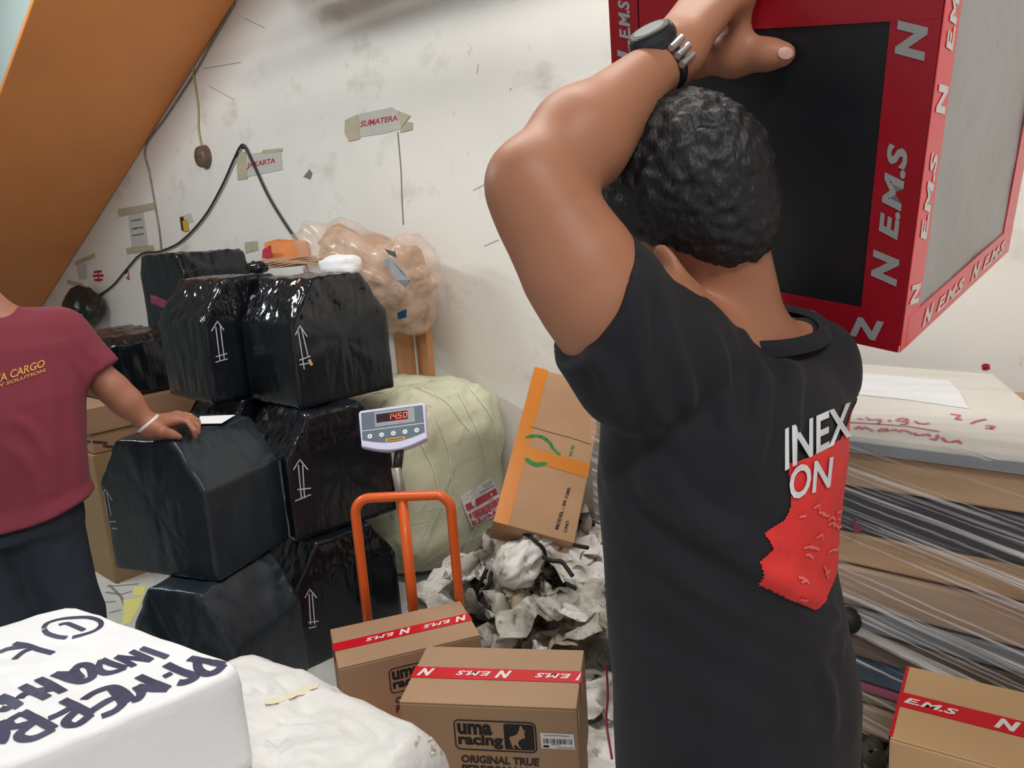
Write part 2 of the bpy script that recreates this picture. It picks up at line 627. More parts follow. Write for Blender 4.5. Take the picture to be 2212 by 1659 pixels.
floor = wall_box('floor', XL-.2, XR+.2, YF-.2, WY+.2, -.1, 0, M['floor'])
wall_back = wall_box('wall_back', XL-.2, XR+.2, WY, WY+.15, 0, ZC, M['wall'])
wall_box('wall_left', XL-.15, XL, YF, WY, 0, ZC, M['teal_wall'])
wall_box('wall_right', XR, XR+.15, -1.0, WY, 0, ZC, M['wall'])
wall_box('wall_front', XL, -4.6, YF-.15, YF, 0, ZC, M['wall'])          # the shop front stays open from here to the right
wall_box('ceiling', XL-.2, XR+.2, YF-.2, WY+.2, ZC, ZC+.1, M['ceiling'])
for k, (yy, zz, rr) in enumerate([(1.90, 2.84, .045), (2.20, 2.86, .035)]):  # unseen pipes, added to cast soft shade bands on the back wall
    o = put('shade_bar_%d' % (k+1), *sweep([(-4.0, yy, ZC+.02), (-4.0, yy, zz+.1), (-3.9, yy, zz), (1.9, yy, zz), (2.0, yy, zz+.1), (2.0, yy, ZC+.02)], rr, 10), M['ceiling'], smooth=True)
    o['kind'] = 'structure'
v, f = boxm(7.2, .16, ZC-2.98+.02, .01)
o = put('shade_bar_3', v+np.array([-3.95, 2.0, 3.0]), f, M['ceiling'])  # unseen beam, added to keep lamp light off the upper wall
o['kind'] = 'structure'
WB = bvh_of(wall_back)


def slab(pts, n, t):
    """thin sheet: polygon of world points, thickness t against n"""
    P = np.asarray(pts, float)
    k = len(P)
    V = np.vstack([P, P-np.asarray(n)*t])
    F = [list(range(k)), [k+i for i in range(k)][::-1]]
    F += [[i, k+i, k+(i+1) % k, (i+1) % k][::-1] for i in range(k)]
    return V, F


WN = np.array([0, -1.0, 0])


def wallpoly(pix, t=.003, lift=0.0):
    return slab([aty(x, y, WY-t-lift) for x, y in pix], WN, t)


# staircase with the orange underside, climbing to the right along the back wall
s_hi, s_lo = aty(510, 0, WY-.01), aty(95, 655, WY-.01)
sl = (s_hi[2]-s_lo[2])/(s_hi[0]-s_lo[0])
y_near = WY-1.06
x0 = s_lo[0]-(s_lo[2]-.02)/sl
x1 = s_hi[0]+(ZC-.02-s_hi[2])/sl*.98
stair = thing('staircase', 'orange painted underside of the staircase rising along the back wall', 'staircase', (x0, (y_near+WY)/2, 0))
zl = lambda x: s_lo[2]+(x-s_lo[0])*sl
pts = [(x0, zl(x0)+.03), (x1, zl(x1)+.03)]
n_st = 58
up = []
for i in range(n_st+1):
    xs = x0+(x1-x0)*i/n_st
    zt = zl(xs)+.5
    if i:
        up.append((xs, up[-1][1]))
    up.append((xs, min(zt, ZC-.01)))
prof = pts+[(x1, up[-1][1])]+up[::-1]
k = len(prof)
V = [(x, y_near+.01, z) for x, z in prof]+[(x, WY-.01, z) for x, z in prof]
put('stair_body', V, [list(range(k))[::-1], [k+i for i in range(k)]]+[[i, (i+1) % k, k+(i+1) % k, k+i] for i in range(k)], M['teal_wall'], stair)
V = [(x, y, zl(x)+dz) for dz in (0, .03) for x, y in ((x0, y_near), (x1, y_near), (x1, WY-.01), (x0, WY-.01))]
v, f = hull_box(V, .006)
put('soffit', v, f, M['orange_wall'], stair)
chips = [(15, 418), (118, 419), (142, 419), (288, 114), (28, 258)]
cv, cf = [], []
SB = bvh_of(bpy.data.objects['soffit'])
for cx, cy in chips:
    h = hit(SB, cx, cy)
    cv, cf = [], []
    if h:
        a = np.array([(1, 0, sl)])[0]
        a = a/np.linalg.norm(a)
        b = np.cross(h[1], a)
        q = [h[0]+h[1]*.001+a*dx+b*dy for dx, dy in ((-.02, -.003), (.0, -.005), (.022, -.002), (.014, .004), (-.012, .003))]
        cf.append([len(cv)+i for i in range(5)])
        cv += q
        put('paint_chip', cv, cf, M['paint_chip'], stair)

# cables, sockets, papers on the wall
def wallcable(name, pix, r, m, label, cat, lift=.004):
    P = spline([aty(x, y, WY-r-lift) for x, y in pix], 8)
    return tag(put(name, *sweep(P, r, 8), m, smooth=True), label, cat)


wallcable('thin_cable', [(506, 8), (455, 95), (420, 158), (360, 250), (314, 318), (322, 372), (334, 440), (344, 500), (348, 538)], .006, M['steel'],
          'thin grey cable run along the stair edge and down the wall', 'cable')
hook = thing('looped_cable', 'thick black cable looped over a nail on the back wall', 'cable', aty(522, 316, WY-.02))
P = spline([aty(x, y, WY-.016) for x, y in [(196, 648), (240, 620), (275, 580), (305, 549), (345, 543), (390, 522), (440, 470), (478, 405), (505, 345), (519, 317), (528, 316), (545, 350), (580, 425), (620, 490), (642, 520)]], 8)
put('cable_run', *sweep(P, .0078, 8), M['cable'], hook, smooth=True)
c = aty(523, 320, WY-.02)
put('nail', *sweep([c+[0, .018, 0], c+[0, -.02, .004]], .006, 8), M['dark_plastic'], hook, smooth=True)
o = thing('wall_socket', 'round brown ceiling rose outlet fixed low on the wall on a cream cord', 'outlet', aty(445, 340, WY))
c = aty(445, 339, WY)
prof = [(.0, .052), (.066, .050), (.072, .036), (.074, .012), (.08, 0)]
V, F = [], []
for rr, yy in prof:
    for i in range(28):
        t = 2*math.pi*i/28
        V.append((c[0]+rr*math.cos(t), WY-.001-yy, c[2]+rr*math.sin(t)))
F = [[a*28+i, a*28+(i+1) % 28, (a+1)*28+(i+1) % 28, (a+1)*28+i] for a in range(len(prof)-1) for i in range(28)]
put('outlet_body', V, F, M['brown_plastic'], o, smooth=True)
for dx in (-.022, .022):
    put('pin_hole', *[np.array(sweep([c+[dx, -.051, .0], c+[dx, -.0535, .0]], .007, 10)[0]), sweep([c, c+[0, -.01, 0]], .007, 10)[1]], M['dark_plastic'], o)
P = spline([aty(x, y, WY-.008) for x, y in [(416, 132), (420, 175), (428, 230), (429, 280), (436, 318)]], 8)
put('cord', *sweep(P, .007, 8), M['cord'], o, smooth=True)


def wall_sign(name, label, cat, paper, text, tq, tapes, m='paper_grey', tm='red_ink', ts=(0.2, 0.02), lines=None):
    cx, cy = np.mean(np.array(paper), 0)
    o = thing(name, label, cat, aty(cx, cy, WY))
    p = put('sheet', *wallpoly(paper, .004), M[m], o)
    B = bvh_of(p)
    if text:
        t = fit2d(text2d(text, *ts), 0, 0, 1, 1)
        v, f = onquad(t, B, *tq)
        put('lettering', v, f, M[tm], o)
    for tp in tapes:
        put('tape_strip', *wallpoly(tp, .0015, .0045), M['masking'], o)
    if lines:
        v, f = strokes(B, lines, .012)
        put('writing', v, f, M['grey_ink'], o)
    return o


def z2(x, y):          # signs were measured in one enlarged crop
    return (740+x/13.01, 210+y/13.01)


wall_sign('place_sign', 'grey paper wall sign reading SUMATERA with a torn folded corner', 'sign',
          [z2(430, 480), z2(1380, 275), z2(1510, 370), z2(1600, 560), z2(1640, 880), z2(1200, 1010), z2(480, 1120)], 'SUMATERA',
          (z2(500, 670), z2(1530, 500), z2(500, 850), z2(1550, 650)),
          [[z2(70, 640), z2(400, 490), z2(480, 700), z2(470, 1170), z2(170, 1240), z2(50, 1000)], [z2(1520, 370), z2(1900, 520), z2(1740, 730), z2(1640, 870), z2(1560, 600)],
           [z2(1640, 880), z2(1800, 700), z2(1950, 700), z2(1950, 910), z2(1600, 990)]])
wallcable('wall_crack', [(859, 285), (861, 310), (866, 370), (868, 430), (871, 485)], .0025, M['grey_ink'],
          'thin dark thread hanging straight down below the SUMATERA sign', 'thread', .001)
wall_sign('place_sign', 'grey paper wall sign reading JAKARTA crossed by the black cable', 'sign',
          [(515, 336), (606, 322), (610, 366), (516, 386)], 'JAKARTA',
          ((532, 352), (593, 341), (533, 367), (595, 355)), [[(510, 330), (530, 327), (534, 386), (513, 389)], [(566, 324), (609, 320), (608, 327), (566, 332)]])
wall_sign('paper_notice', 'faded paper notice with a few grey lines taped top and bottom', 'notice',
          [(277, 464), (310, 458), (320, 530), (284, 534)], None, None,
          [[(254, 452), (332, 438), (334, 452), (256, 468)], [(272, 536), (330, 530), (332, 541), (274, 549)]],
          lines=[[(284, 477), (306, 474)], [(284, 495), (296, 494)], [(290, 493), (310, 491)], [(286, 509), (311, 505)]])
wall_sign('small_card', 'small card with a yellow edge taped up beside the cable loop', 'card',
          [(388, 468), (412, 460), (418, 478), (392, 488)], None, None, [])
o = bpy.data.objects['small_card']
put('yellow_strip', *wallpoly([(394, 478), (401, 474), (406, 498), (397, 500)], .008, .006), M['yellow'], o)
put('dark_strip', *wallpoly([(388, 470), (394, 468), (399, 500), (392, 498)], .006, .006), M['brown_print'], o)
for pts_, lab, m in [([(160, 566), (204, 546), (206, 556), (162, 574)], 'slanted beige tape scrap on the wall above the dark bag', 'masking'),
                     ([(165, 572), (186, 568), (188, 602), (170, 606)], 'grey paper scrap on the wall just under the slanted tape', 'paper_grey'),
                     ([(144, 604), (180, 612), (178, 622), (146, 614)], 'long low beige tape scrap on the wall near the stair', 'masking'),
                     ([(148, 584), (161, 580), (164, 596), (152, 600)], 'pale pink paper scrap on the wall beside the stair edge', 'paper'),
                     ([(528, 524), (556, 520), (558, 540), (530, 548)], 'square beige tape scrap on the wall left of the wrapped bundle', 'masking'),
                     ([(655, 382), (668, 366), (674, 374), (670, 388)], 'small grey peeled paint scrap right of the JAKARTA sign', 'grey_ink')]:
    nm = 'paper_scrap' if 'paper' in lab else 'tape_scrap' if 'tape' in lab else 'paint_scrap'
    tag(put(nm, *wallpoly(pts_, .002, .001), M[m]), lab, 'scrap')
for q, lab in [([[(203, 588), (220, 586)], [(201, 596), (224, 595)], [(204, 605), (222, 604)], [(212, 584), (214, 610)]], 'blurred red stamp mark on the wall left of the black cable'),
               ([[(270, 590), (277, 585), (279, 596), (273, 601), (281, 603)]], 'short red scrawl on the wall beside the black cable'),
               ([[(2124, 792), (2134, 793)], [(2129, 787), (2130, 798)]], 'small red spot on the wall above the crate')]:
    v, f = strokes(WB, q, .022, .0015)
    tag(put('wall_mark', v, f, M['red_ink']), lab, 'mark')
M['scratch'] = mat('wall_scratch', (168, 160, 150), .8)
scr = [[(1030, 160), (1034, 138)], [(1105, 190), (1101, 196)]], [[(1022, 412), (1048, 398)], [(1046, 532), (1078, 518)]], [[(450, 185), (505, 215)], [(440, 148), (520, 135)], [(528, 40), (572, 60)]]
for s_, lab in zip(scr, ['dark speck marks on the bare wall right of the SUMATERA sign', 'dark scuff marks on the wall left of the raised elbow', 'faint diagonal scratches on the wall beside the stair']):
    v, f = strokes(WB, s_, .0045, .001)
    o = thing('wall_mark', lab, 'mark', v.mean(0))
    for l_ in s_:
        v, f = strokes(WB, [l_], .0045, .001)
        put('scratch', v, f, M['scratch'], o)

# dark bag hanging on the wall behind the second man
bag = thing('dark_bag', 'dark rounded plastic bag hanging on the wall at the cable end', 'bag', aty(185, 700, WY-.1))
bm = bmesh.new()
bmesh.ops.create_icosphere(bm, subdivisions=4, radius=1)
c = aty(180, 664, WY-.17)
for v_ in bm.verts:
    p = v_.co
    n_ = mnoise.fractal(p*2.4, 1, 2, 3)*.14
    s_ = 1.0-.35*max(0, p.z)
    v_.co = Vector((c[0]+p.x*.24*s_*(1+n_), c[1]+p.y*.15*(1+n_), c[2]+p.z*.19*(1+n_)))
put('bag_body', *bm_out(bm), M['dark_plastic'], bag, smooth=True)
P = spline([aty(x, y, WY-.06) for x, y in [(160, 650), (172, 634), (186, 630), (198, 640), (202, 652)]], 6)
put('handle', *sweep(P, .018, 8), M['dark_plastic'], bag, smooth=True)
put('bag_glint', *slab([aty(x, y, WY-.335) for x, y in [(164, 677), (178, 679), (176, 684), (162, 682)]], WN, .004), M['masking'], bag)  # beige strip painted in as a reflection on the dark bag
put('post', *sweep([aty(200, 690, WY-.05), aty(196, 735, WY-.05)], .02, 10), M['brown_plastic'], bag, smooth=True)


# ------------------------------------------------------------------ black wrapped packages
def hexsec(w, h1, h, t, r=.013):
    base = [(-w/2, 0), (w/2, 0), (w/2, h1), (t/2, h), (-t/2, h), (-w/2, h1)]
    out = []
    n = len(base)
    for i in range(n):
        p0, p1, p2 = (np.array(base[(i+j) % n]) for j in (-1, 0, 1))
        d0, d1 = (p0-p1)/np.linalg.norm(p0-p1), (p2-p1)/np.linalg.norm(p2-p1)
        for tt in np.linspace(0, 1, 5):
            out.append((1-tt)**2*(p1+d0*r)+2*tt*(1-tt)*p1+tt*tt*(p1+d1*r))
        a, b = p1+d1*r, p2-d1*r
        k = max(2, int(np.linalg.norm(b-a)/.022))
        out += [a+(b-a)*j/k for j in range(1, k)]
    return np.array(out)


def package(name, label, X, Y, Z, yaw, w, L, h1, h, t, m='black_wrap', seed=0, amp=.005, group='black wrapped packages', tilt=0):
    S = hexsec(w, h1, h, t)
    c = np.array([0, h*.48])
    k = len(S)
    rings = [(s, .0, 1) for s in (.06, .25, .45, .62, .78, .9)]+[(.975, .0, 1), (.993, .003, 1), (1, .011, 0)]
    ny = max(4, int(L/.022))
    rings += [(1, y, 0) for y in np.linspace(.035, L-.035, ny)]
    rings += [(1, L-.011, 0), (.993, L-.003, 1), (.975, L, 1)]+[(s, L, 1) for s in (.9, .6, .3, .06)]
    V = []
    for s, y, cap in rings:
        q = c+(S-c)*s
        V += [(a, y, b) for a, b in q]
    V = np.array(V)
    F = []
    for i in range(len(rings)-1):
        for j in range(k):
            l = (j+1) % k
            F.append([i*k+j, i*k+l, (i+1)*k+l, (i+1)*k+j])
    F.append(list(range(k))[::-1])
    F.append([(len(rings)-1)*k+j for j in range(k)])
    F = [p[::-1] for p in F]
    # wrinkled film
    C0 = np.array([0, L/2, h*.45])
    D = V-C0
    D /= np.linalg.norm(D, axis=1)[:, None]
    o3 = np.array([seed*3.7, seed*1.3, 0])
    f1 = np.array([mnoise.noise(Vector((p[0]*34, p[1]*34, p[2]*7))+Vector(o3)) for p in V])
    f2 = np.array([mnoise.fractal(Vector((p[0]*16, p[1]*16, p[2]*16))+Vector(o3*2), 1, 2, 2) for p in V])
    slope = np.clip((V[:, 2]-h1*.9)/(h*.2), 0, 1)
    V = V+D*((f1*.6*amp+f2*amp*(.4+1.0*slope))[:, None])
    V[:, 2] = np.where(V[:, 2] < .012, np.maximum(V[:, 2], 0), V[:, 2])
    ca, sa = math.cos(yaw), math.sin(yaw)
    W = np.stack([X+ca*V[:, 0]-sa*V[:, 1], Y+sa*V[:, 0]+ca*V[:, 1], Z+V[:, 2]], 1)
    cx, cy = X-sa*L/2, Y+ca*L/2
    o = thing(name, label, 'package', (cx, cy, Z), group)
    zf = np.array([V[q].mean(0)[2] for q in F])
    mi_ = ((zf > h1+.004) & (zf < h-.006)).astype(int) if m == 'black_wrap' and h < .6 else np.zeros(len(F), int)
    b = put('wrapped_body', W, F, [M[m], M['black_crinkle']], o, smooth=True, midx=mi_)
    return o, b


def corner_pose(px, py, z, yaw, w):
    c = atz(px, py, z)
    return c[0]+math.cos(yaw)*w/2, c[1]+math.sin(yaw)*w/2


def z3(x, y):
    return (280+x/3.131, 470+y/3.131)


def z4(x, y):
    return (560+x/2.44, 820+y/2.44)


def z6(x, y):
    return (140+x/3.95, 840+y/3.95)


PK = {}
xf, yf = corner_pose(662, 1448, 0, 1.47, .44)
PK['F'] = package('package', 'black wrapped package on the floor, bottom of the front stack behind the scale', xf, yf, 0, 1.47, .44, .40, .315, .472, .24, seed=1)
xd, yd = corner_pose(640, 1174, .472, 1.42, .44)
PK['D'] = package('package', 'black wrapped package in the middle of the stack behind the scale display', xd, yd, .472, 1.42, .44, .40, .315, .472, .23, seed=2, amp=.006)
PK['A'] = package('package', 'shiny black package with a chalk arrow, top right of the stack', -2.4645, 1.7741, .945, 1.534, .443, .385, .322, .489, .224, seed=3, amp=.0065)
PK['B'] = package('package', 'shiny black package with a chalk arrow, top left of the stack', -2.875, 1.646, .950, 1.51, .4514, .44, .3306, .4946, .2086, seed=4, amp=.0075)
PK['G'] = package('package', 'dusty black package on the floor under the one the hand rests on', -2.4246, .966, 0, .3855, .435, .3666, .2809, .470, .225, 'black_wrap2', seed=5, amp=.007)
PK['E'] = package('package', 'dusty black package the man in maroon leans his hand on', -2.5626, 1.0047, .4729, .3432, .4733, .3681, .3177, .480, .2589, 'black_wrap2', seed=6, amp=.005)
PK['H'] = package('package', 'black package half hidden under the top left package of the stack', -2.875, 1.66, .474, 1.5, .44, .42, .315, .474, .24, seed=7)
PK['J'] = package('package', 'black package on the floor hidden at the back of the stack', -2.875, 1.67, 0, 1.5, .44, .42, .315, .472, .24, seed=8)
cC = aty(338, 650, 2.12)
PK['C'] = package('package', 'tall black package with a pink tape band standing against the wall', cC[0]+.27, 2.05, 0, 0, .56, .42, 1.46, 1.555, .46, seed=9, amp=.012)


def arrow(key, conv, lines):
    o, b = PK[key]
    v, f = strokes(bvh_of(b), [[conv(*p) for p in l] for l in lines], .0045)
    put('chalk_arrow', v, f, M['chalk'], o)


arrow('A', z3, [[(1120, 795), (1150, 730), (1200, 805)], [(1140, 770), (1180, 1025)], [(1160, 745), (1205, 935)], [(1145, 965), (1222, 937)], [(1148, 995), (1210, 985)]])
arrow('B', z3, [[(553, 768), (593, 700), (637, 762)], [(582, 740), (610, 965)], [(612, 735), (640, 960)], [(582, 942), (660, 918)], [(580, 978), (662, 955)]])
arrow('D', z4, [[(180, 475), (212, 420), (256, 475)], [(205, 450), (222, 630)], [(228, 450), (238, 625)], [(200, 580), (272, 572)], [(188, 640), (272, 605)]])
arrow('F', z4, [[(240, 1150), (265, 1105), (303, 1150)], [(262, 1130), (270, 1290)], [(278, 1130), (292, 1290)], [(258, 1280), (312, 1272)], [(260, 1310), (300, 1300)]])
arrow('E', z6, [[(318, 905), (350, 855), (408, 952)], [(335, 880), (368, 1080)], [(360, 880), (398, 1080)], [(358, 1133), (440, 1132)], [(358, 1192), (450, 1190)]])
o, b = PK['C']
B_ = bvh_of(b)
v, f = strokes(B_, [[(326, 646), (340, 650), (352, 655), (366, 662)]], .055)
put('pink_tape', v, f, M['board_pink'], o)
v, f = strokes(B_, [[(364, 660), (372, 650), (378, 641)]], .03, .002)
put('yellow_tape', v, f, M['orange_tape'], o)
o, b = PK['A']
v, f = strokes(bvh_of(b), [[z3(1212, 960), z3(1232, 998)]], .012)
put('torn_patch', v, f, M['kraft_warm'], o)
# paper slips lying on the package under the hand
EB = bvh_of(PK['E'][1])


def lay(pix, bvh, off, t=.0015):
    P = []
    for p in pix:
        h_ = hit(bvh, *p)
        if h_:
            P.append(h_[0]+h_[1]*off)
    return P


def flat_top(name, pix, z, m, label, cat, t=.002):
    P = [atz(x, y, z) for x, y in pix]
    return tag(put(name, *slab(P, (0, 0, 1), t), M[m]), label, cat)


flat_top('paper_slip', [(432, 899), (508, 896), (478, 914), (426, 915)], .962, 'paper', 'white paper slip on the black package beside the hand', 'paper')


# ------------------------------------------------------------------ cartons
def frame_yaw(a):
    c, s = math.cos(a), math.sin(a)
    return np.array([[c, -s, 0], [s, c, 0], [0, 0, 1.0]])


def carton(name, label, O, R, w, d, h, m='kraft', group=None, tape='red_tape', tw=.05, flaps=True, drop=.05):
    """O front-left-bottom corner, R columns = width, depth, up"""
    O = np.asarray(O, float)
    lo = (O+R@np.array([w/2, d/2, 0]))
    o = thing(name, label, 'box', lo, group)

    def g(v):
        return O+np.asarray(v)@R.T
    v, f = boxm(w, d, h-.004, .004)
    body = put('carton_body', g(v), f, M[m], o)
    parts = dict(body=body)
    if flaps:
        for k in (0, 1):
            v, f = boxm(w-.002, d/2-.0022, .004, .0012, 1)
            parts['flap%d' % k] = put('top_flap', g(v+np.array([.001, .001+k*(d/2), h-.004])), f, M[m], o)
    if tape:
        pr = [(-.0008, h-drop), (-.0008, h+.0008), (w+.0008, h+.0008), (w+.0008, h-drop)]
        V = [(x, d/2-tw/2, z) for x, z in pr]+[(x, d/2+tw/2, z) for x, z in pr]
        V2 = [(x*(1)+(-.0007 if i in (0, 1) else .0007), y, z+(.0007 if i in (1, 2) else 0)) for i, (x, z) in enumerate(pr) for y in (d/2-tw/2, d/2+tw/2)]
        F = [[i, 4+i, 5+i, i+1] for i in range(3)]
        Vn = np.array(V)
        Vo = Vn+np.array([[-.0006, 0, 0], [-.0006, 0, .0006], [.0006, 0, .0006], [.0006, 0, 0]]*2)
        allV = np.vstack([Vo, Vn])
        allF = F+[[8+j for j in q[::-1]] for q in F]
        parts['tape'] = put('packing_tape', g(allV), allF, M[tape], o)
    return o, g, parts


def ems(u0, flip, vmid, scale=1.0):
    """one printed repeat of the tape: bold N then E.M.S"""
    n_ = fit2d(text2d('N', .35, .05), 0, -.017, .042, .034)
    e_ = fit2d(text2d('E.M.S', .3, .035), .054, -.011, .092, .021)
    v, f = join2([n_, e_])
    v = v*scale
    if flip:
        v = -v
    return v+np.array([u0, vmid]), f


def tape_text(g, parts, o, w, d, h, starts, flip, m='white_print', scale=1.0):
    for s in starts:
        v, f = ems(s, flip, d/2, scale)
        v[:, 0] = np.clip(v[:, 0], .001, w-.001)
        W = g(np.column_stack([v, np.full(len(v), h+.0022)]))
        put('tape_lettering', W, f, M[m], o)


def uma_front(g, o, w, h, u0, v0, s=1.0):
    """printed shop mark on the front face (y = 0): lettering, frame and rearing horse in a dark square"""
    fr = rrect(0, 0, .205, .084, .014)
    a = [ring2d(fr, .0035)]
    a.append(fit2d(text2d('uma', 0, .044), .009, .043, .087, .031))
    a.append(fit2d(text2d('racing', 0, .044), .009, .006, .112, .038))
    sq = rrect(.125, .007, .199, .077, .006)
    v, f = join2(a)
    W = lambda q, off: g(np.column_stack([u0+q[:, 0]*s, np.full(len(q), -off), v0+q[:, 1]*s]))
    put('printed_lettering', W(v, .0012), f, M['black_print'], o)
    em = put('printed_emblem', W(sq, .0012), [list(range(len(sq)))], M['black_print'], o)
    horse = np.array([(.140, .030), (.137, .038), (.141, .044), (.150, .046), (.158, .052), (.163, .062), (.166, .073), (.170, .074), (.172, .066), (.176, .062), (.178, .056),
                      (.174, .053), (.177, .047), (.176, .041), (.168, .038), (.161, .033), (.158, .026), (.160, .019), (.166, .012), (.162, .011), (.155, .018), (.152, .022), (.147, .018), (.150, .010), (.146, .010), (.142, .020)])
    put('horse_mark', W(horse, .0020), [list(range(len(horse)))], M['kraft'], em)
    v, f = join2([fit2d(text2d('ORIGINAL TRUE', .1, .045), .012, -.036, .196, .022), fit2d(text2d('PERFORMANCE', .1, .045), .010, -.066, .205, .025)])
    put('printed_slogan', W(v, .0012), f, M['brown_print'], o)


# carton in front, on a flat carton
U1w, U1d, U1h, U1z = .441, .258, .25, .43
c1 = np.array([-1.3876, 1.0434])
c1 = atz(861, 1516, U1z)
R1 = frame_yaw(.557)
o, g, p = carton('carton', 'brown carton with red tape and a barcode sticker, nearest the scale sacks', np.array([c1[0], c1[1], U1z-U1h]), R1, U1w, U1d, U1h, group='taped brown cartons')
tape_text(g, p, o, U1w, U1d, U1h, [.055, .262, .47], True)
uma_front(g, o, U1w, U1h, .135, .125)
st = put('barcode_sticker', g(np.column_stack([*np.array([(.350, .140), (.432, .140), (.430, .182), (.349, .182)]).T[[0]], np.full(4, -.0012), np.array([.140, .140, .182, .182])])), [[0, 1, 2, 3]], M['paper'], o)
bars = []
xx = .356
while xx < .425:
    bw = random.choice([.0008, .0014, .0022])
    bars.append(rect2d(xx, .154, xx+bw, .167))
    xx += bw+random.choice([.0008, .0016, .0024])
bars.append(rect2d(.355, .143, .369, .149))
bars += [stroke2d([[(.358, .176), (.42, .176)]], .0012), stroke2d([[(.388, .144), (.428, .144)]], .0012), stroke2d([[(.375, .1515), (.398, .1515)]], .0012)]
v, f = join2(bars)
put('barcode', g(np.column_stack([v[:, 0], np.full(len(v), -.0018), v[:, 1]])), f, M['black_print'], st)
V = np.array([(U1w+.0012, .010, U1h-.012), (U1w+.0012, .030, U1h-.016), (U1w+.0012, .028, U1h-.055), (U1w+.0012, .018, U1h-.075), (U1w+.0012, .008, U1h-.06)])
put('torn_sticker', g(V), [[0, 1, 2, 3, 4]], M['paper'], o)
o, g, p = carton('carton', 'lower brown carton carrying the barcoded carton, mostly below the picture edge', np.array([c1[0], c1[1], 0])+R1@np.array([.006, .006, 0]), R1, U1w-.012, U1d-.012, U1z-U1h-.001, tape=None, flaps=False)

# carton standing on the scale
U2z, U2h = .32, .25
c2 = atz(730, 1444, U2z)
R2 = frame_yaw(1.045)
U2w, U2d = .441, .250
o, g, p = carton('carton', 'brown carton with red tape standing on the orange scale', np.array([c2[0], c2[1], U2z-U2h]), R2, U2w, U2d, U2h, group='taped brown cartons')
tape_text(g, p, o, U2w, U2d, U2h, [-.005, .245, .43], True)
uma_front(g, o, U2w, U2h, .145, .125)

# carton at the right edge
c3 = atz(1921, 1593, .60)
R3 = frame_yaw(.14)
U3w, U3d, U3h = .42, .262, .26
o, g, p = carton('carton', 'brown carton with red tape in front of the wrapped crate', np.array([c3[0], c3[1], .60-U3h]), R3, U3w, U3d, U3h, 'kraft_warm', group='taped brown cartons', drop=.001)
tape_text(g, p, o, U3w, U3d, U3h, [-.045, .158], False)
V = np.array([(-.0012, .004, U3h-.034), (-.0012, .004, U3h+.0008), (.004, .004, U3h+.0012), (-.0012, U3d-.004, U3h-.034), (-.0012, U3d-.004, U3h+.0008), (.004, U3d-.004, U3h+.0012)])
V = np.vstack([V, V+np.array([.0006, 0, -.0004])])
put('edge_tape', g(V), [[0, 1, 4, 3], [1, 2, 5, 4], [6, 9, 10, 7], [7, 10, 11, 8]], M['red_tape'], o)
o, g, p = carton('carton', 'plain brown carton under the taped carton in front of the crate', np.array([c3[0], c3[1], 0])+R3@np.array([.004, .004, 0]), R3, U3w-.01, U3d-.01, .60-U3h-.001, 'kraft_dim', tape=None)


# leaning carton with orange tape
kTL, kTR, kBR, kBL = (np.array(p) for p in ([-2.09, 2.48, 0.97], [-1.85, 2.66, 0.87], [-1.67, 2.14, 0.38], [-1.91, 1.96, 0.48]))
ex = (kTR-kTL)+(kBR-kBL)
Kw = np.linalg.norm(ex)/2
ex /= np.linalg.norm(ex)
ez = (kTL-kBL)+(kTR-kBR)
Kh = np.linalg.norm(ez)/2
ez /= np.linalg.norm(ez)
ez -= ex*(ez@ex)
ez /= np.linalg.norm(ez)
ey = np.cross(ez, ex)
RK = np.stack([ex, ey, ez], 1)
OK_ = (kTL+kTR+kBR+kBL)/4-ex*Kw/2-ez*Kh/2
o, g, p = carton('leaning_carton', 'worn brown carton with orange tape tilted against the wall on the scrap heap', OK_, RK, Kw, .17, Kh, 'kraft_old', tape=None, flaps=False)
KB = bvh_of(p['body'])


def zk(x, y):
    return (1040+x/3.95, 780+y/3.95)


def front_tape(name, quads, m, parent, gg, off=-.0012):
    V, F = [], []
    for q in quads:
        b = len(V)
        V += [(a, off, c) for a, c in q]
        F.append([b, b+1, b+2, b+3])
    return put(name, gg(np.array(V)), F, M[m], parent)


front_tape('orange_tape', [[(-.001, 0), (.058, 0), (.058, Kh), (-.001, Kh)]], 'orange_tape', o, g)
hv = Kh*.435
front_tape('orange_tape', [[(.05, hv-.028), (Kw, hv-.040), (Kw, hv+.024), (.05, hv+.030)]], 'orange_tape', o, g, -.0018)
V = np.array([(-.0012, -.001, 0), (-.0012, .03, 0), (-.0012, .03, Kh), (-.0012, -.001, Kh)])
put('orange_tape', g(V), [[0, 3, 2, 1]], M['orange_tape'], o)
gr = [arc2d(.150, Kh*.47, .062, .085, 55, 175, 26), arc2d(.152, Kh*.47, .055, .078, 60, 170, 26), arc2d(.150, Kh*.47, .062, .085, 195, 280, 20), arc2d(.152, Kh*.47, .055, .079, 200, 275, 20)]
L1 = [[zk(375, 655), zk(440, 636), (1040+520/3.95, 780+648/3.95), zk(580, 690), zk(610, 745), zk(640, 775), zk(672, 800)],
      [zk(400, 650), zk(470, 640), zk(530, 660), zk(585, 705), zk(605, 745)],
      [zk(375, 830), zk(410, 868), zk(460, 888), zk(520, 885), zk(560, 870)],
      [zk(390, 832), zk(430, 865), zk(480, 876), zk(540, 868)]]
v, f = strokes(KB, [spline(l, 6) for l in L1], .0105, .0024)
put('green_logo', v, f, M['green_print'], o)
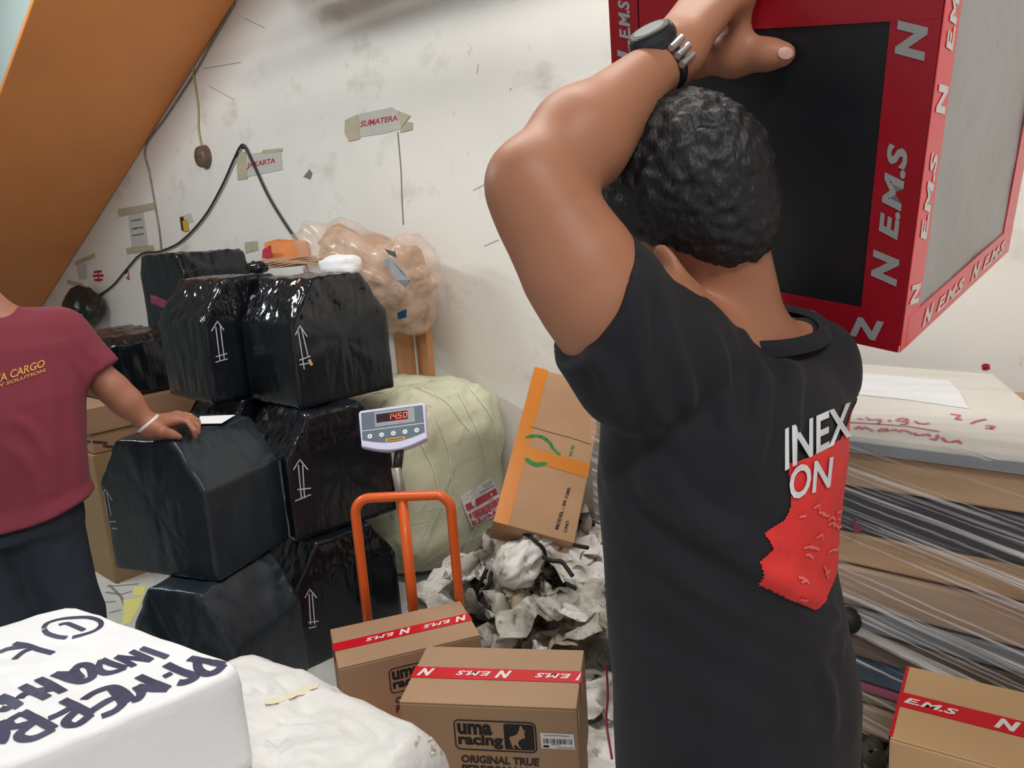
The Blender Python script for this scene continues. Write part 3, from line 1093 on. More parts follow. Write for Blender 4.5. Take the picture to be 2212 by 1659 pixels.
for txt, q, m in (('MODEL : 09-1285', (zk(625, 1430), zk(735, 1078), zk(655, 1440), zk(762, 1082)), 'black_print'),
                  ('C/NO', (zk(700, 1458), zk(722, 1362), zk(724, 1464), zk(748, 1368)), 'black_print'),
                  ('BUS', (zk(745, 808), zk(770, 715), zk(768, 812), zk(796, 722)), 'green_print')):
    v, f = onquad(fit2d(text2d(txt, 0, .02), 0, 0, 1, 1), KB, *q, off=.0022)
    put('carton_lettering', v, f, M[m], o)
v, f = strokes(KB, [[zk(395, 552), zk(560, 602), zk(760, 655), zk(935, 712)]], .0025)
put('crease', v, f, M['brown_print'], o)

# stack of old cartons behind the man in maroon
gC = atz(250, 1262, 0)[:2]


def zat(XY, py):
    lo, hi = 0.0, 2.0
    for _ in range(40):
        m_ = (lo+hi)/2
        if proj(np.array([XY[0], XY[1], m_]))[1] > py:
            lo = m_
        else:
            hi = m_
    return lo


zs = [0, zat(gC, 985), zat(gC, 941), zat(gC, 886)]
labs = ['big yellowish carton at the bottom of the stack behind the man in maroon', 'flat worn carton with printed lines in the middle of the stack behind the man', 'worn carton on top of the carton stack behind the man in maroon']
for i in range(3):
    off = (0, .015, .0)[i]
    o, g, p = carton('old_carton', labs[i], [gC[0]-.85-off, gC[1]+off, zs[i]+.001*i], frame_yaw(0), .85, .62, zs[i+1]-zs[i]-.002, ['kraft_olive', 'kraft_dim', 'kraft_dim'][i], tape=None, group='old cartons behind the second man')
    if i == 1:
        B = bvh_of(p['body'])
        v, f = strokes(B, [[(168, 952), (232, 957)], [(222, 963), (248, 966)], [(200, 980), (240, 984)]], .012)
        if len(v):
            put('printed_lines', v, f, M['brown_print'], o)
zt = zs[3]+.004
hI = zat((gC[0]-.1, gC[1]+.15), 734)-zt
package('package', 'dull black package on the old cartons behind the man in maroon', gC[0]-.42, gC[1]+.14, zt, 0, .68, .42, hI*.86, hI, .6, 'black_wrap', seed=12, amp=.008)

# ------------------------------------------------------------------ platform scale with orange handle
yb = .67
Rs = frame_yaw(yb)
pL, pR = np.array([-2.07, 1.46]), np.array([-1.81, 1.66])
mid = (pL+pR)/2
ux, uy = Rs[:, 0], Rs[:, 1]
zb = .70
scale_ = thing('platform_scale', 'orange platform scale with a lit red display on a pole', 'scale', (mid[0]-uy[0]*.2, mid[1]-uy[1]*.2, 0))
hw = np.linalg.norm(pR-pL)/2


def sp(a, b, z):
    return np.array([mid[0]+ux[0]*a+uy[0]*b, mid[1]+ux[1]*a+uy[1]*b, z])


r_ = .055
arch = [sp(-hw, 0, .05), sp(-hw, 0, .4), sp(-hw, 0, zb-r_)]
for i in range(1, 7):
    t = math.pi/2*i/6
    arch.append(sp(-hw+r_-r_*math.cos(t), 0, zb-r_+r_*math.sin(t)))
arch.append(sp(0, 0, zb))
for i in range(1, 7):
    t = math.pi/2*i/6
    arch.append(sp(hw-r_+r_*math.sin(t), 0, zb-r_+r_*math.cos(t)))
arch += [sp(hw, 0, .4), sp(hw, 0, .05)]
put('handle_frame', *sweep(arch, .0172, 12), M['orange_paint'], scale_, smooth=True)
put('centre_post', *sweep([sp(0, .004, .05), sp(0, .004, zb-.004)], .0185, 12), M['orange_paint'], scale_, smooth=True)
put('display_pole', *sweep([sp(0, .012, .06), sp(-.004, .012, zb), sp(-.012, .014, .80)], .018, 12), M['steel'], scale_, smooth=True)
v, f = boxm(.36, .46, .04, .006)
v = np.array([sp(a-.18, b-.48, z+.025) for a, b, z in v])
put('platform', v, f, M['orange_paint'], scale_)
for a in (-.15, .15):
    for b in (-.44, -.06):
        put('foot', *sweep([sp(a, b, 0), sp(a, b, .027)], .02, 12), M['black_rubber'], scale_)
# display head: measured outline on a plane tipped back
dTL, dTR = (772, 888), (917, 869)
dz = 2.60
h0, h1_, h2_, h3_ = at(772, 888, dz), at(917, 869, dz-.0), at(922, 957, dz-.045), at(778, 967, dz-.045)
du = (h1_-h0)
Wd = np.linalg.norm(du)
du /= Wd
dv = (h0-h3_)
Hd = np.linalg.norm(dv)
dv -= du*(dv@du)
dv /= np.linalg.norm(dv)
dn = np.cross(du, dv)
if dn@FW > 0:
    dn = -dn
Od = h3_
outl = []
for cx, cy, a0 in ((Wd-.012, Hd-.012, 0), (.012, Hd-.012, 90)):
    for i in range(6):
        t = math.radians(a0+90*i/5)
        outl.append((cx+.012*math.cos(t), cy+.012*math.sin(t)))
for i in range(15):
    q = i/14
    outl.append((.004+q*(Wd-.008), .002-.026*math.sin(math.pi*q)))
outl = np.array(outl)
cen = outl.mean(0)
V, F = [], []
k = len(outl)
for s, dd in ((.55, -.052), (.86, -.05), (.97, -.038), (1.0, -.02), (1.0, -.006), (.985, 0), (.95, .002)):
    for q in outl:
        a = cen+(q-cen)*s
        V.append(Od+du*a[0]+dv*a[1]+dn*dd)
for i in range(6):
    for j in range(k):
        F.append([i*k+j, i*k+(j+1) % k, (i+1)*k+(j+1) % k, (i+1)*k+j])
F.append(list(range(k))[::-1])
F.append([6*k+j for j in range(k)])
head = put('display_head', V, F, M['housing'], scale_, smooth=False)
dp = lambda q, off: onplane(q, Od, du, dv, dn, off)


def dd(name, m2, off, m, parent):
    v, f = dp(m2, off)
    return put(name, v, f, M[m], parent)


pan = np.array([(.010*1, Hd-.010), (.010, .024)]+[(.010+q*(Wd-.020), .024-.020*math.sin(math.pi*q)) for q in np.linspace(.08, .92, 10)]+[(Wd-.010, .024), (Wd-.010, Hd-.010)])
face = dd('face_panel', (pan, [list(range(len(pan)))]), .0030, 'panel', head)
dd('divider', rect2d(.010, Hd*.42, Wd-.010, Hd*.42+.002), .0036, 'white_print', head)
dd('display_surround', rect2d(Wd*.24, Hd*.49, Wd*.83, Hd*.90), .0038, 'panel_grey', head)
dd('display_window', rect2d(Wd*.265, Hd*.60, Wd*.73, Hd*.83), .0044, 'window', head)
SEG = {'0': 'abcdef', '1': 'bc', '4': 'fgbc', '5': 'afgcd'}


def seg7(ch, x, y, w_, h_):
    th = w_*.2
    sg = {'a': (x, y+h_-th, x+w_, y+h_), 'd': (x, y, x+w_, y+th), 'g': (x, y+h_/2-th/2, x+w_, y+h_/2+th/2),
          'b': (x+w_-th, y+h_/2, x+w_, y+h_), 'c': (x+w_-th, y, x+w_, y+h_/2), 'f': (x, y+h_/2, x+th, y+h_), 'e': (x, y, x+th, y+h_/2)}
    return [rect2d(*sg[s]) for s in SEG[ch]]


dw = Wd*.065
dx = Wd*.425
ds = []
for i, ch in enumerate('1450'):
    ds += seg7(ch, dx+i*dw*1.2, Hd*.64, dw*.85, Hd*.15)
ds.append(rect2d(dx+2*dw*1.2-dw*.24, Hd*.635, dx+2*dw*1.2-dw*.08, Hd*.665))
v, f = join2(ds)
v[:, 0] += (v[:, 1]-Hd*.64)*.12
dd('digits', (v, f), .0050, 'digit', head)
dd('red_lamp', (arc2d(Wd*.60, Hd*.555, .006, .004, 0, 345, 12), [list(range(13))]), .0050, 'digit_glow', head)
for i in range(5):
    cx = Wd*(.155+.172*i)
    cy = Hd*(.255+.03*0)-.002*abs(i-2)*0
    pr = []
    V, F = [], []
    for rr, zz in ((.0085, .003), (.0085, .0048), (.0075, .0056)):
        for j in range(16):
            t = 2*math.pi*j/16
            V.append(Od+du*(cx+rr*math.cos(t))+dv*(cy+rr*math.sin(t))+dn*zz)
    for a in range(2):
        for j in range(16):
            F.append([a*16+j, a*16+(j+1) % 16, (a+1)*16+(j+1) % 16, (a+1)*16+j])
    F.append([32+j for j in range(16)])
    b_ = put('button', V, F, M['button'], head)
    v, f = dp((stroke2d([[(cx-.003, cy), (cx+.003, cy)]], .002) if i % 2 else ring2d(arc2d(cx, cy, .003, .003, 0, 330, 10), .0012)), .0062)
    put('button_mark', v, f, M['grey_ink'], head)
dd('yellow_strip', rect2d(Wd*.38, Hd*.055, Wd*.66, Hd*.135), .0040, 'yellow', head)
dd('strip_print', stroke2d([[(Wd*.40, Hd*.095), (Wd*.64, Hd*.095)]], .003), .0045, 'brown_print', head)
put('bracket', *sweep([Od+du*Wd*.56+dn*-.02-dv*.012, sp(-.012, .014, .775)], .016, 10), M['dark_plastic'], scale_, smooth=True)

# ------------------------------------------------------------------ olive bale in stretch film
def superbox(lo, hi, e=.28, nu=72, nv=36, amp=.012, sc=3.0, seed=0, fr=8.0):
    lo, hi = np.array(lo, float), np.array(hi, float)
    c, s = (lo+hi)/2, (hi-lo)/2
    V, F = [], []
    pw = lambda a, p: math.copysign(abs(a)**p, a)
    for i in range(nv+1):
        ph = -math.pi/2+math.pi*i/nv
        for j in range(nu):
            th = 2*math.pi*j/nu
            q = np.array([pw(math.cos(ph), e)*pw(math.cos(th), e), pw(math.cos(ph), e)*pw(math.sin(th), e), pw(math.sin(ph), e)])
            n_ = mnoise.fractal(Vector(q*sc)+Vector((seed, seed*2, 0)), 1, 2, 3)*amp
            V.append(c+q*s*(1+n_/max(s)))
    for i in range(nv):
        for j in range(nu):
            F.append([i*nu+j, i*nu+(j+1) % nu, (i+1)*nu+(j+1) % nu, (i+1)*nu+j])
    return np.array(V), F


bale = thing('wrapped_bale', 'big olive rounded bale in clear film by the wall behind the scale', 'bale', (-2.86, 2.36, 0))
v, f = superbox((-3.3, 1.99, 0.0), (-2.45, 2.72, .86), .40, 96, 48, .03, 2.6, 3)
v[:, 2] = np.maximum(v[:, 2], 0)
put('bale_body', v, f, M['olive_wrap'], bale, smooth=True)
cb = np.array([-2.87, 2.355, .43])
v2 = cb+(v-cb)*1.012
v2[:, 2] = np.maximum(v2[:, 2], .002)
put('stretch_film', v2, f, M['film_bale'], bale, smooth=True)
BB = bvh_of(bpy.data.objects['bale_body'])
for l_ in [[(878, 900), (925, 990), (945, 1065)], [(985, 850), (1028, 930), (1048, 1010)], [(905, 842), (960, 868), (1010, 930)], [(895, 1108), (930, 1098), (972, 1092)], [(1000, 1170), (1045, 1148), (1080, 1132)],
           [(905, 1218), (950, 1190), (992, 1162)], [(1055, 830), (1085, 880), (1095, 960)], [(935, 900), (965, 970), (975, 1060)], [(885, 1130), (925, 1122)], [(1010, 835), (1060, 905), (1075, 990)], [(900, 1260), (960, 1235), (1010, 1205)]]:
    v, f = strokes(BB, [spline(l_, 6)], .0055, .014)
    put('film_fold', v, f, M['film_fold'], bale)
# label sheet on the bale


def label_on(bvh, name, TL, TR, BR, BL, n, off, m, parent):
    g_ = [(i/n, j/n) for j in range(n+1) for i in range(n+1)]
    f_ = [[j*(n+1)+i, j*(n+1)+i+1, (j+1)*(n+1)+i+1, (j+1)*(n+1)+i] for j in range(n) for i in range(n)]
    v_, f_ = onquad((np.array(g_), f_), bvh, TL, TR, BL, BR, off)
    return put(name, v_, f_, M[m], parent)


lq = ((989.8, 1070.6), (1058, 1030), (1086, 1102), (1014, 1137.5))
lb = label_on(BB, 'fragile_label', lq[0], lq[1], lq[2], lq[3], 8, .016, 'paper', bale)
sub = lambda m2, off, m, nm: put(nm, *onquad(m2, BB, lq[0], lq[1], lq[3], lq[2], off), M[m], lb)


def grid2(u0, v0, u1, v1, n=6):
    g_ = np.array([[u0+(u1-u0)*i/n, v0+(v1-v0)*j/n] for j in range(n+1) for i in range(n+1)])
    return g_, [[j*(n+1)+i, j*(n+1)+i+1, (j+1)*(n+1)+i+1, (j+1)*(n+1)+i] for j in range(n) for i in range(n)]


M['label_red'] = mat('label_red', (206, 74, 92), .55)
M['label_pink'] = mat('label_pink', (222, 150, 160), .55)
sub(grid2(.04, .50, .97, .70), .0175, 'label_red', 'red_band')
sub(grid2(.04, .03, .97, .22), .0175, 'label_red', 'red_band')
sub(grid2(.04, .24, .97, .40), .0175, 'label_red', 'red_band')
fl = fit2d(text2d('FRAGILE', 0, .03), .10, .06, .8, .12)
fl = (np.array([.5, .125])*2-fl[0]+np.array([0, 0]), fl[1])
sub(fl, .019, 'paper', 'label_lettering')
ic = []
for i in range(5):
    ic += [ring2d(rrect(.09+i*.175, .265, .22+i*.175, .375, .02), .012), rect2d(.135+i*.175, .29, .175+i*.175, .35)]
sub(join2(ic), .019, 'label_pink', 'label_symbols')
sub(join2([stroke2d([[(.2, .94), (.95, .94)]], .018), stroke2d([[(.15, .87), (.92, .87)]], .018), stroke2d([[(.5, .80), (.95, .80)]], .022), stroke2d([[(.1, .45), (.8, .45)]], .025)]), .0185, 'grey_ink', 'label_small_print')

# bundle of torn cartons in clear film, on top of leaning boards
bx = lambda x, y, Y=2.5: aty(x, y, Y)
bun = thing('wrapped_bundle', 'crumpled bundle of torn cartons in clear film behind the top packages', 'bundle', aty(800, 690, 2.45))


def blob(cx, cy, Y, rx, ry, rz, amp=.25, sc=2.2, seed=0, sub_=4, rot=0.0, flat=0):
    bm = bmesh.new()
    bmesh.ops.create_icosphere(bm, subdivisions=sub_, radius=1)
    c = aty(cx, cy, Y)
    e1 = np.array([math.cos(rot), 0, math.sin(rot)])
    e3 = np.array([-math.sin(rot), 0, math.cos(rot)])
    for v_ in bm.verts:
        p = np.array(v_.co)
        n_ = 1+mnoise.fractal(Vector(p*sc)+Vector((seed, 0, seed)), 1, 2, 3)*amp
        p = np.sign(p)*np.abs(p)**.8*n_
        v_.co = Vector(c+e1*p[0]*rx+np.array([0, 1, 0])*p[1]*ry+e3*p[2]*rz)
    return bm_out(bm)


bz = .34
put('kraft_mass', *blob(800, 585, 2.40, .34, .17, .15, .22, 1.8, 3, 4, -.42), M['kraft'], bun)
put('kraft_mass', *blob(866, 612, 2.42, .10, .15, .18, .18, 2.2, 8, 4, -.1), M['kraft'], bun)
put('stretch_film', *blob(872, 612, 2.42, .145, .18, .235, .16, 1.8, 9, 4, -.1), M['film_bundle'], bun, smooth=True)
put('orange_flap', *slab([bx(566, 556, 2.30), bx(572, 524, 2.34), bx(600, 516, 2.40), bx(660, 520, 2.44), bx(668, 560, 2.36), bx(600, 570, 2.3)], (0, -1, .2), .02), M['orange_carton'], bun)
put('red_flap', *slab([bx(566, 558, 2.28), bx(567, 540, 2.28), bx(582, 530, 2.28), bx(584, 556, 2.28)], (0, -1, 0), .01), M['red_ink'], bun)
# corrugated torn edge: a stack of thin wavy sheets
for i in range(6):
    P = []
    for q_ in np.linspace(0, 1, 22):
        P.append((564+q_*150, 573-2.6*i+math.sin(q_*9+i)*2.0+ (q_-.4)*-10 + 8*abs(q_-.5)*(1-i/5)))
    top = [bx(x, y, 2.16+.012*i) for x, y in P]
    v = np.array([p+np.array([0, dy, dz_]) for dz_ in (0, .006) for dy in (0, .16) for p in top])
    n_ = len(P)
    F = []
    for a, b in ((0, 1), (1, 3), (3, 2), (2, 0)):
        F += [[a*n_+j, a*n_+j+1, b*n_+j+1, b*n_+j] for j in range(n_-1)]
    put('corrugated_sheet', v, F, M['kraft_old'], bun)
put('white_padding', *blob(735, 575, 2.2, .13, .07, .055, .2, 2, 5, 3), M['white_foam'], bun, smooth=True)
put('grey_tape', *slab([bx(828, 562, 2.205), bx(842, 556, 2.20), bx(866, 582, 2.19), bx(884, 604, 2.20), bx(874, 620, 2.2), bx(858, 606, 2.19), bx(846, 590, 2.19)], (0, -1, .1), .008), M['grey_tape'], bun)
put('dark_slot', *slab([bx(830, 538, 2.23), bx(852, 544, 2.23), bx(854, 556, 2.22), bx(840, 550, 2.22)], (0, -1, .1), .006), M['scrap_dark'], bun)
put('dark_slot', *slab([bx(858, 676, 2.22), bx(876, 668, 2.22), bx(876, 686, 2.22), bx(860, 690, 2.22)], (0, -1, .1), .006), M['board_blue'], bun)
put('stretch_film', *blob(785, 588, 2.40, .44, .205, .20, .22, 1.7, 4, 5, -.38), M['film_bundle'], bun, smooth=True)
M['board_tan'] = mat('tan_board', (186, 130, 88), .7, var=((12, 12, 2.5), .14))
for px_, w_, lab, m in ((862, .11, 'narrow brown board standing upright under the wrapped bundle', 'board_tan'), (888, .085, 'darker brown board leaning beside the bale under the bundle', 'board_tan')):
    a = aty(px_, 700, 2.5)
    v, f = boxm(w_, .04, .42, .004)
    b_ = tag(put('leaning_board', v+np.array([a[0]-w_/2, a[1]+(0 if px_ < 870 else .055), .80]), f, M[m]), lab, 'board')
tag(put('black_bag', *blob(556, 578, 1.98, .06, .04, .03, .3, 2.5, 2, 3), M['black_wrap'], smooth=True), 'small knotted black bag tip lying on the top packages', 'bag')


def relax(V, F, it=2, lam=.5):
    F = np.asarray(F)
    n = len(V)
    e = np.concatenate([F[:, [0, 1]], F[:, [1, 2]], F[:, [2, 3]], F[:, [3, 0]]])
    for _ in range(it):
        s = np.zeros_like(V)
        c = np.zeros(n)
        for a, b in ((0, 1), (1, 0)):
            np.add.at(s, e[:, a], V[e[:, b]])
            np.add.at(c, e[:, a], 1)
        V = V+(s/c[:, None]-V)*lam
    return V


def normals(V, F):
    F = np.asarray(F)
    fn = np.cross(V[F[:, 2]]-V[F[:, 0]], V[F[:, 3]]-V[F[:, 1]])
    N = np.zeros_like(V)
    for i in range(4):
        np.add.at(N, F[:, i], fn)
    return N/(np.linalg.norm(N, axis=1)[:, None]+1e-12)


def crease(V, N, curves, up=True):
    """raise a cloth fold along 3d polylines: (points, height, width)"""
    D = np.zeros(len(V))
    for pts_, amp, sg in curves:
        P = spline(pts_, 6)
        best = np.full(len(V), 9.0)
        lo_, hi_ = P.min(0)-4*sg, P.max(0)+4*sg
        m_ = ((V > lo_) & (V < hi_)).all(1)
        W_ = V[m_]
        if not len(W_):
            continue
        bb = np.full(len(W_), 9.0)
        tt = np.zeros(len(W_))
        for i in range(len(P)-1):
            a, b = P[i], P[i+1]
            ab = b-a
            h = np.clip((W_-a)@ab/(ab@ab+1e-12), 0, 1)
            d = np.linalg.norm(W_-a-h[:, None]*ab, axis=1)
            u = d < bb
            bb[u] = d[u]
            tt[u] = (i+h[u])/(len(P)-1)
        tap = np.sin(np.clip(tt, 0.02, .98)*math.pi)**.5
        x = bb/sg
        D[m_] += amp*tap*(np.exp(-x*x)-.45*np.exp(-(x/2.1)**2))
    return V+N*D[:, None]


# ------------------------------------------------------------------ wrapped crate by the right wall
cy0 = 1.72
zc_ = lambda py: aty(1890, py, cy0)[2]
CXL, CXR = -1.25, .62
ztop = 1.05
crate = thing('wrapped_crate', 'big wooden crate of stacked boards in clear film against the wall', 'crate', ((CXL+CXR)/2, 2.15, 0))
rows = [(985, 1063, 'plank', 'plank'), (1066, 1163, 'board_dark', 'dark_board'), (1166, 1238, 'plank', 'plank'), (1241, 1326, 'plank2', 'plank'), (1330, 1378, 'board_grey', 'grey_board'),
        (1382, 1440, 'board_brown', 'brown_board'), (1444, 1486, 'board_blue', 'blue_sheet'), (1490, 1512, 'board_pink', 'pink_sheet'), (1514, 1536, 'board_olive', 'olive_sheet'), (1540, 1598, 'plank2', 'bottom_plank')]
for i, (a, b, m, nm) in enumerate(rows):
    za, zb_ = zc_(b), zc_(a)
    v, f = boxm(CXR-CXL, .78, zb_-za-.003, .006, 2)
    sag = (i % 3)*.004
    put(nm, v+np.array([CXL+sag, cy0+.012+sag, za]), f, M[m], crate)
ztp = zc_(985)
# pale top board with the far right corner cut back
tp = [atz(1700, 938, ztop), atz(1860, 950, ztop), atz(2320, 1012, ztop), atz(2212, 866, ztop), atz(2143, 808, ztop), atz(1700, 772, ztop)]
tp = [np.array([p[0], min(max(p[1], cy0), 2.68), ztop]) for p in tp]
tp[0][0] = tp[5][0] = CXL
v, f = slab(tp, (0, 0, 1), ztop-ztp-.002)
top_ = put('top_board', v, f, M['crate_top'], crate)
v, f = slab([p+np.array([0, -.006, -.012]) for p in (tp[0], tp[1], tp[2])]+[p+np.array([0, -.006, -.034]) for p in (tp[2], tp[1], tp[0])], (0, -1, 0), .004)
put('dark_strap', v, f, M['board_grey'], crate)
for x in (-1.1, -.35, .45):
    v, f = boxm(.10, .7, zc_(1598)-.002, .004)
    put('skid', v+np.array([x, cy0+.04, 0]), f, M['plank2'], crate)
TBV = bvh_of(top_)
v, f = slab([atz(x, y, ztop+.003) for x, y in [(1700, 800), (1852, 805), (2050, 822), (2072, 845), (2092, 881), (1960, 862), (1840, 850), (1700, 842)]], (0, 0, 1), .002)
pp = put('paper_sheet', v, f, M['paper'], crate)


def zc4(x, y):
    return (1820+x/5.643, 860+y/5.643)


HW = [[(180, 262), (215, 250), (240, 268)], [(285, 240), (330, 270), (400, 268), (455, 262)], [(460, 262), (440, 320), (410, 318)], [(570, 272), (576, 290)], [(650, 272), (720, 250), (790, 262), (730, 290), (650, 278)], [(790, 262), (780, 320), (700, 328)],
      [(880, 285), (930, 315), (1000, 322), (1060, 312)], [(1310, 200), (1430, 215), (1380, 262), (1460, 268)], [(1560, 318), (1640, 285), (1750, 262)], [(1740, 340), (1850, 348), (1800, 378), (1735, 372)], [(1800, 378), (1850, 380)],
      [(60, 300), (400, 320), (800, 350), (1180, 415)],
      [(150, 385), (200, 345), (240, 390), (270, 355), (310, 375), (370, 410)], [(430, 410), (480, 378), (540, 385), (500, 410), (440, 408)], [(540, 385), (560, 412)], [(590, 400), (640, 385), (690, 420), (720, 395), (780, 405), (850, 442)], [(880, 430), (900, 460), (980, 455), (1040, 440), (1060, 470)],
      [(1160, 455), (1150, 500), (1120, 518), (1070, 500)], [(1215, 490), (1260, 535), (1330, 545), (1400, 520), (1445, 560)]]
v, f = strokes(TBV, [[zc4(*p) for p in l] for l in HW], .007, .002, 4)
put('handwriting', v, f, M['pink_ink'], crate)
# stretch film over the front and over the top
nx, nz_ = 90, 60
V, F = [], []
zlo = zc_(1590)
for j in range(nz_+1):
    for i in range(nx+1):
        x = CXL-.005+(CXR-CXL+.01)*i/nx
        z = zlo+(ztop+.004-zlo)*j/nz_
        y = cy0-.006-.006*mnoise.noise(Vector((x*7, z*40+x*9, 0)))-.004*mnoise.noise(Vector((x*3, z*90+x*20, 4)))
        V.append((x, y, z))
F = [[j*(nx+1)+i, j*(nx+1)+i+1, (j+1)*(nx+1)+i+1, (j+1)*(nx+1)+i] for j in range(nz_) for i in range(nx)]
put('stretch_film', V, F, M['film_crate'], crate, smooth=True)
tq = tp
V = [np.array(p)+np.array([0, 0, .006]) for p in tq]
put('top_film', V, [list(range(6))], M['film_top'], crate)
kx = aty(1832, 1340, cy0-.01)
bm = bmesh.new()
bmesh.ops.create_uvsphere(bm, u_segments=20, v_segments=12, radius=1)
for v_ in bm.verts:
    v_.co = Vector((kx[0]+v_.co.x*.030, kx[1]+v_.co.y*.03, kx[2]+v_.co.z*.032))
put('black_knob', *bm_out(bm), M['black_rubber'], crate, smooth=True)
bm = None
for pq, m, lab in (([(1840, 1120, .02), (1866, 1146, .02), (1846, 1152, .02)], 'board_pink', 'x'),):
    v, f = slab([aty(x, y, cy0-.016) for x, y, _ in pq], (0, -1, 0), .003)
    put('red_scrap', v, f, M[m], crate)

# ------------------------------------------------------------------ white woven sacks in front


def sackmesh(poly, z0, z1, bulge=.02, n=26, wr=.012, seed=0, rim=.05, droop=None, fine=1.0, fall=.10):
    """pillowy sack over a convex ground polygon: a polar grid for the top and rounded sides"""
    P = np.array(poly, float)
    c = P.mean(0)
    pts = []
    k = len(P)
    for i in range(k):
        a, b = P[i], P[(i+1) % k]
        m_ = max(3, int(np.linalg.norm(b-a)/.03))
        for j in range(m_):
            pts.append(a+(b-a)*j/m_)
    pts = np.array(pts)
    for _ in range(2):
        pts = .25*np.roll(pts, 1, 0)+.5*pts+.25*np.roll(pts, -1, 0)
    m_ = len(pts)
    prof = []
    H = z1-z0
    for s in np.linspace(.02, 1, n)**.8:
        e = max(0, (s-(1-rim/.35))/(rim/.35))
        prof.append((s*(1-.0*e), z1-(H*fall)*e**3))
    for t in np.linspace(.12, 1, max(8, int(H/.025))):
        prof.append((1+bulge*math.sin(math.pi*t)*1.2, z1-H*fall-(H*(1-fall))*t))
    V = []
    for s, z in prof:
        for q in pts:
            p = c+(q-c)*s
            V.append((p[0], p[1], z))
    V = np.array(V)
    nr = len(prof)
    F = [[i*m_+j, i*m_+(j+1) % m_, (i+1)*m_+(j+1) % m_, (i+1)*m_+j] for i in range(nr-1) for j in range(m_)]
    F.append(list(range(m_))[::-1])
    F.append([(nr-1)*m_+j for j in range(m_)])
    F = [f_[::-1] for f_ in F]
    o3 = Vector((seed*5.1, seed*2.2, 0))
    for i in range(len(V)):
        p = Vector(V[i])
        a = mnoise.fractal(Vector((p.x*6, p.y*6, p.z*6))+o3, 1, 2, 3)
        r = abs(mnoise.noise(Vector((p.x*9*fine+p.y*4, p.y*16*fine-p.x*5, p.z*8))+o3))
        d = (a*.6-r*1.1+.3)*wr
        if V[i][2] > z0+.02:
            dirv = np.array([V[i][0]-c[0], V[i][1]-c[1], 0])
            dirv /= np.linalg.norm(dirv)+1e-6
            tt = 1 if i < n*m_ else 0
            V[i] += np.array([0, 0, 1.0])*d*(1 if tt else .25)+dirv*d*(0 if tt else 1)
            if droop is not None:
                V[i][2] -= droop(V[i])*(1 if V[i][2] > z0+.1 else 0)
    return V, F


z1s = .80


def z5_(x, y):
    return (x/2.911, 1230+y/2.911)


p1, p2, p3 = atz(536, 1443, z1s)[:2], atz(150, 1306, z1s)[:2], atz(-40, 1680, z1s)[:2]
p4 = p2+(p3-p1)*1.0
# front sack lies on the wrinkled one
pA, pB = atz(975, 1580, .595)[:2], atz(572, 1392, .595)[:2]
pC = atz(420, 1452, .595)[:2]
poly2 = [pA, pB, pC, np.array([-1.85, .12]), np.array([-1.75, -.05]), np.array([-1.0, .0])]
v, f = sackmesh(poly2, 0, .60, .012, 44, .030, 3, .045, None, 1.5)
fq = [q for q in f if len(q) == 4]
bv0 = BVHTree.FromPolygons([tuple(x) for x in v], f)
fl2 = [[z5_(*p) for p in l] for l in ([(1640, 700), (1750, 740), (1800, 860)], [(1690, 890), (1950, 930), (2010, 900)], [(1680, 990), (1900, 1000), (2100, 960)], [(1850, 800), (2000, 760), (2200, 735)],
                                      [(1720, 1060), (1900, 1110), (2150, 1010)], [(1700, 1190), (1900, 1130), (2200, 1060)], [(1640, 480), (1740, 560), (1680, 620)], [(1780, 660), (1900, 690), (2020, 660)])]
fl2 += [[(700, 1520), (800, 1556), (930, 1548)], [(690, 1604), (800, 1586), (915, 1600)], [(610, 1640), (760, 1614), (860, 1640)], [(640, 1470), (720, 1500), (790, 1505)], [(740, 1500), (830, 1530), (880, 1528)], [(600, 1440), (650, 1470), (720, 1476)], [(820, 1560), (870, 1600), (880, 1650)]]
c3 = []
for l in fl2:
    q_ = [hit(bv0, *p) for p in l]
    q_ = [h[0] for h in q_ if h]
    if len(q_) > 2:
        c3.append((q_, .013, .011))
v = crease(v, normals(v, fq), c3)
S2 = put('woven_sack', v, f, M['sack_old'], smooth=True)
tag(S2, 'wrinkled white sack lying under the lettered one, with a dirty corner', 'sack')
SB2 = bvh_of(S2)
bmq = []
for _ in range(26):
    a, b = random.gauss(948, 16), random.gauss(1585, 24)
    bmq.append([(a, b), (a+random.uniform(-9, 9), b+random.uniform(2, 14)), (a+random.uniform(-12, 12), b+random.uniform(8, 20))])
v, f = strokes(SB2, bmq, .006, .002, 4)
put('dirt_flecks', v, f, M['sack_dirt'], S2)
v, f = strokes(SB2, [spline([(572, 1522), (640, 1500), (704, 1474)], 4)], .020, .0025, 22)
put('tape_stain', v, f, M['tape_tan'], S2, smooth=True)
S1 = thing('woven_sack', 'white woven sack lettered in dark marker, lying at the front left', 'sack', ((p1[0]+p4[0])/2, (p1[1]+p4[1])/2, .60))
poly1 = [p1, p2, p4, p3]
if np.cross(p2-p1, p3-p1) < 0:
    poly1 = poly1[::-1]
v, f = sackmesh(poly1, .60, z1s, .004, 34, .007, 1, .012, fall=.04)
fz = np.array([v[q].mean(0)[2] for q in f])
S1b = put('sack_body', v, f, [M['sack'], M['sack_ribbed']], S1, smooth=True, midx=(fz < z1s-.02).astype(int))
SB1 = bvh_of(S1b)


def z5(x, y):
    return (x/2.911, 1230+y/2.911)


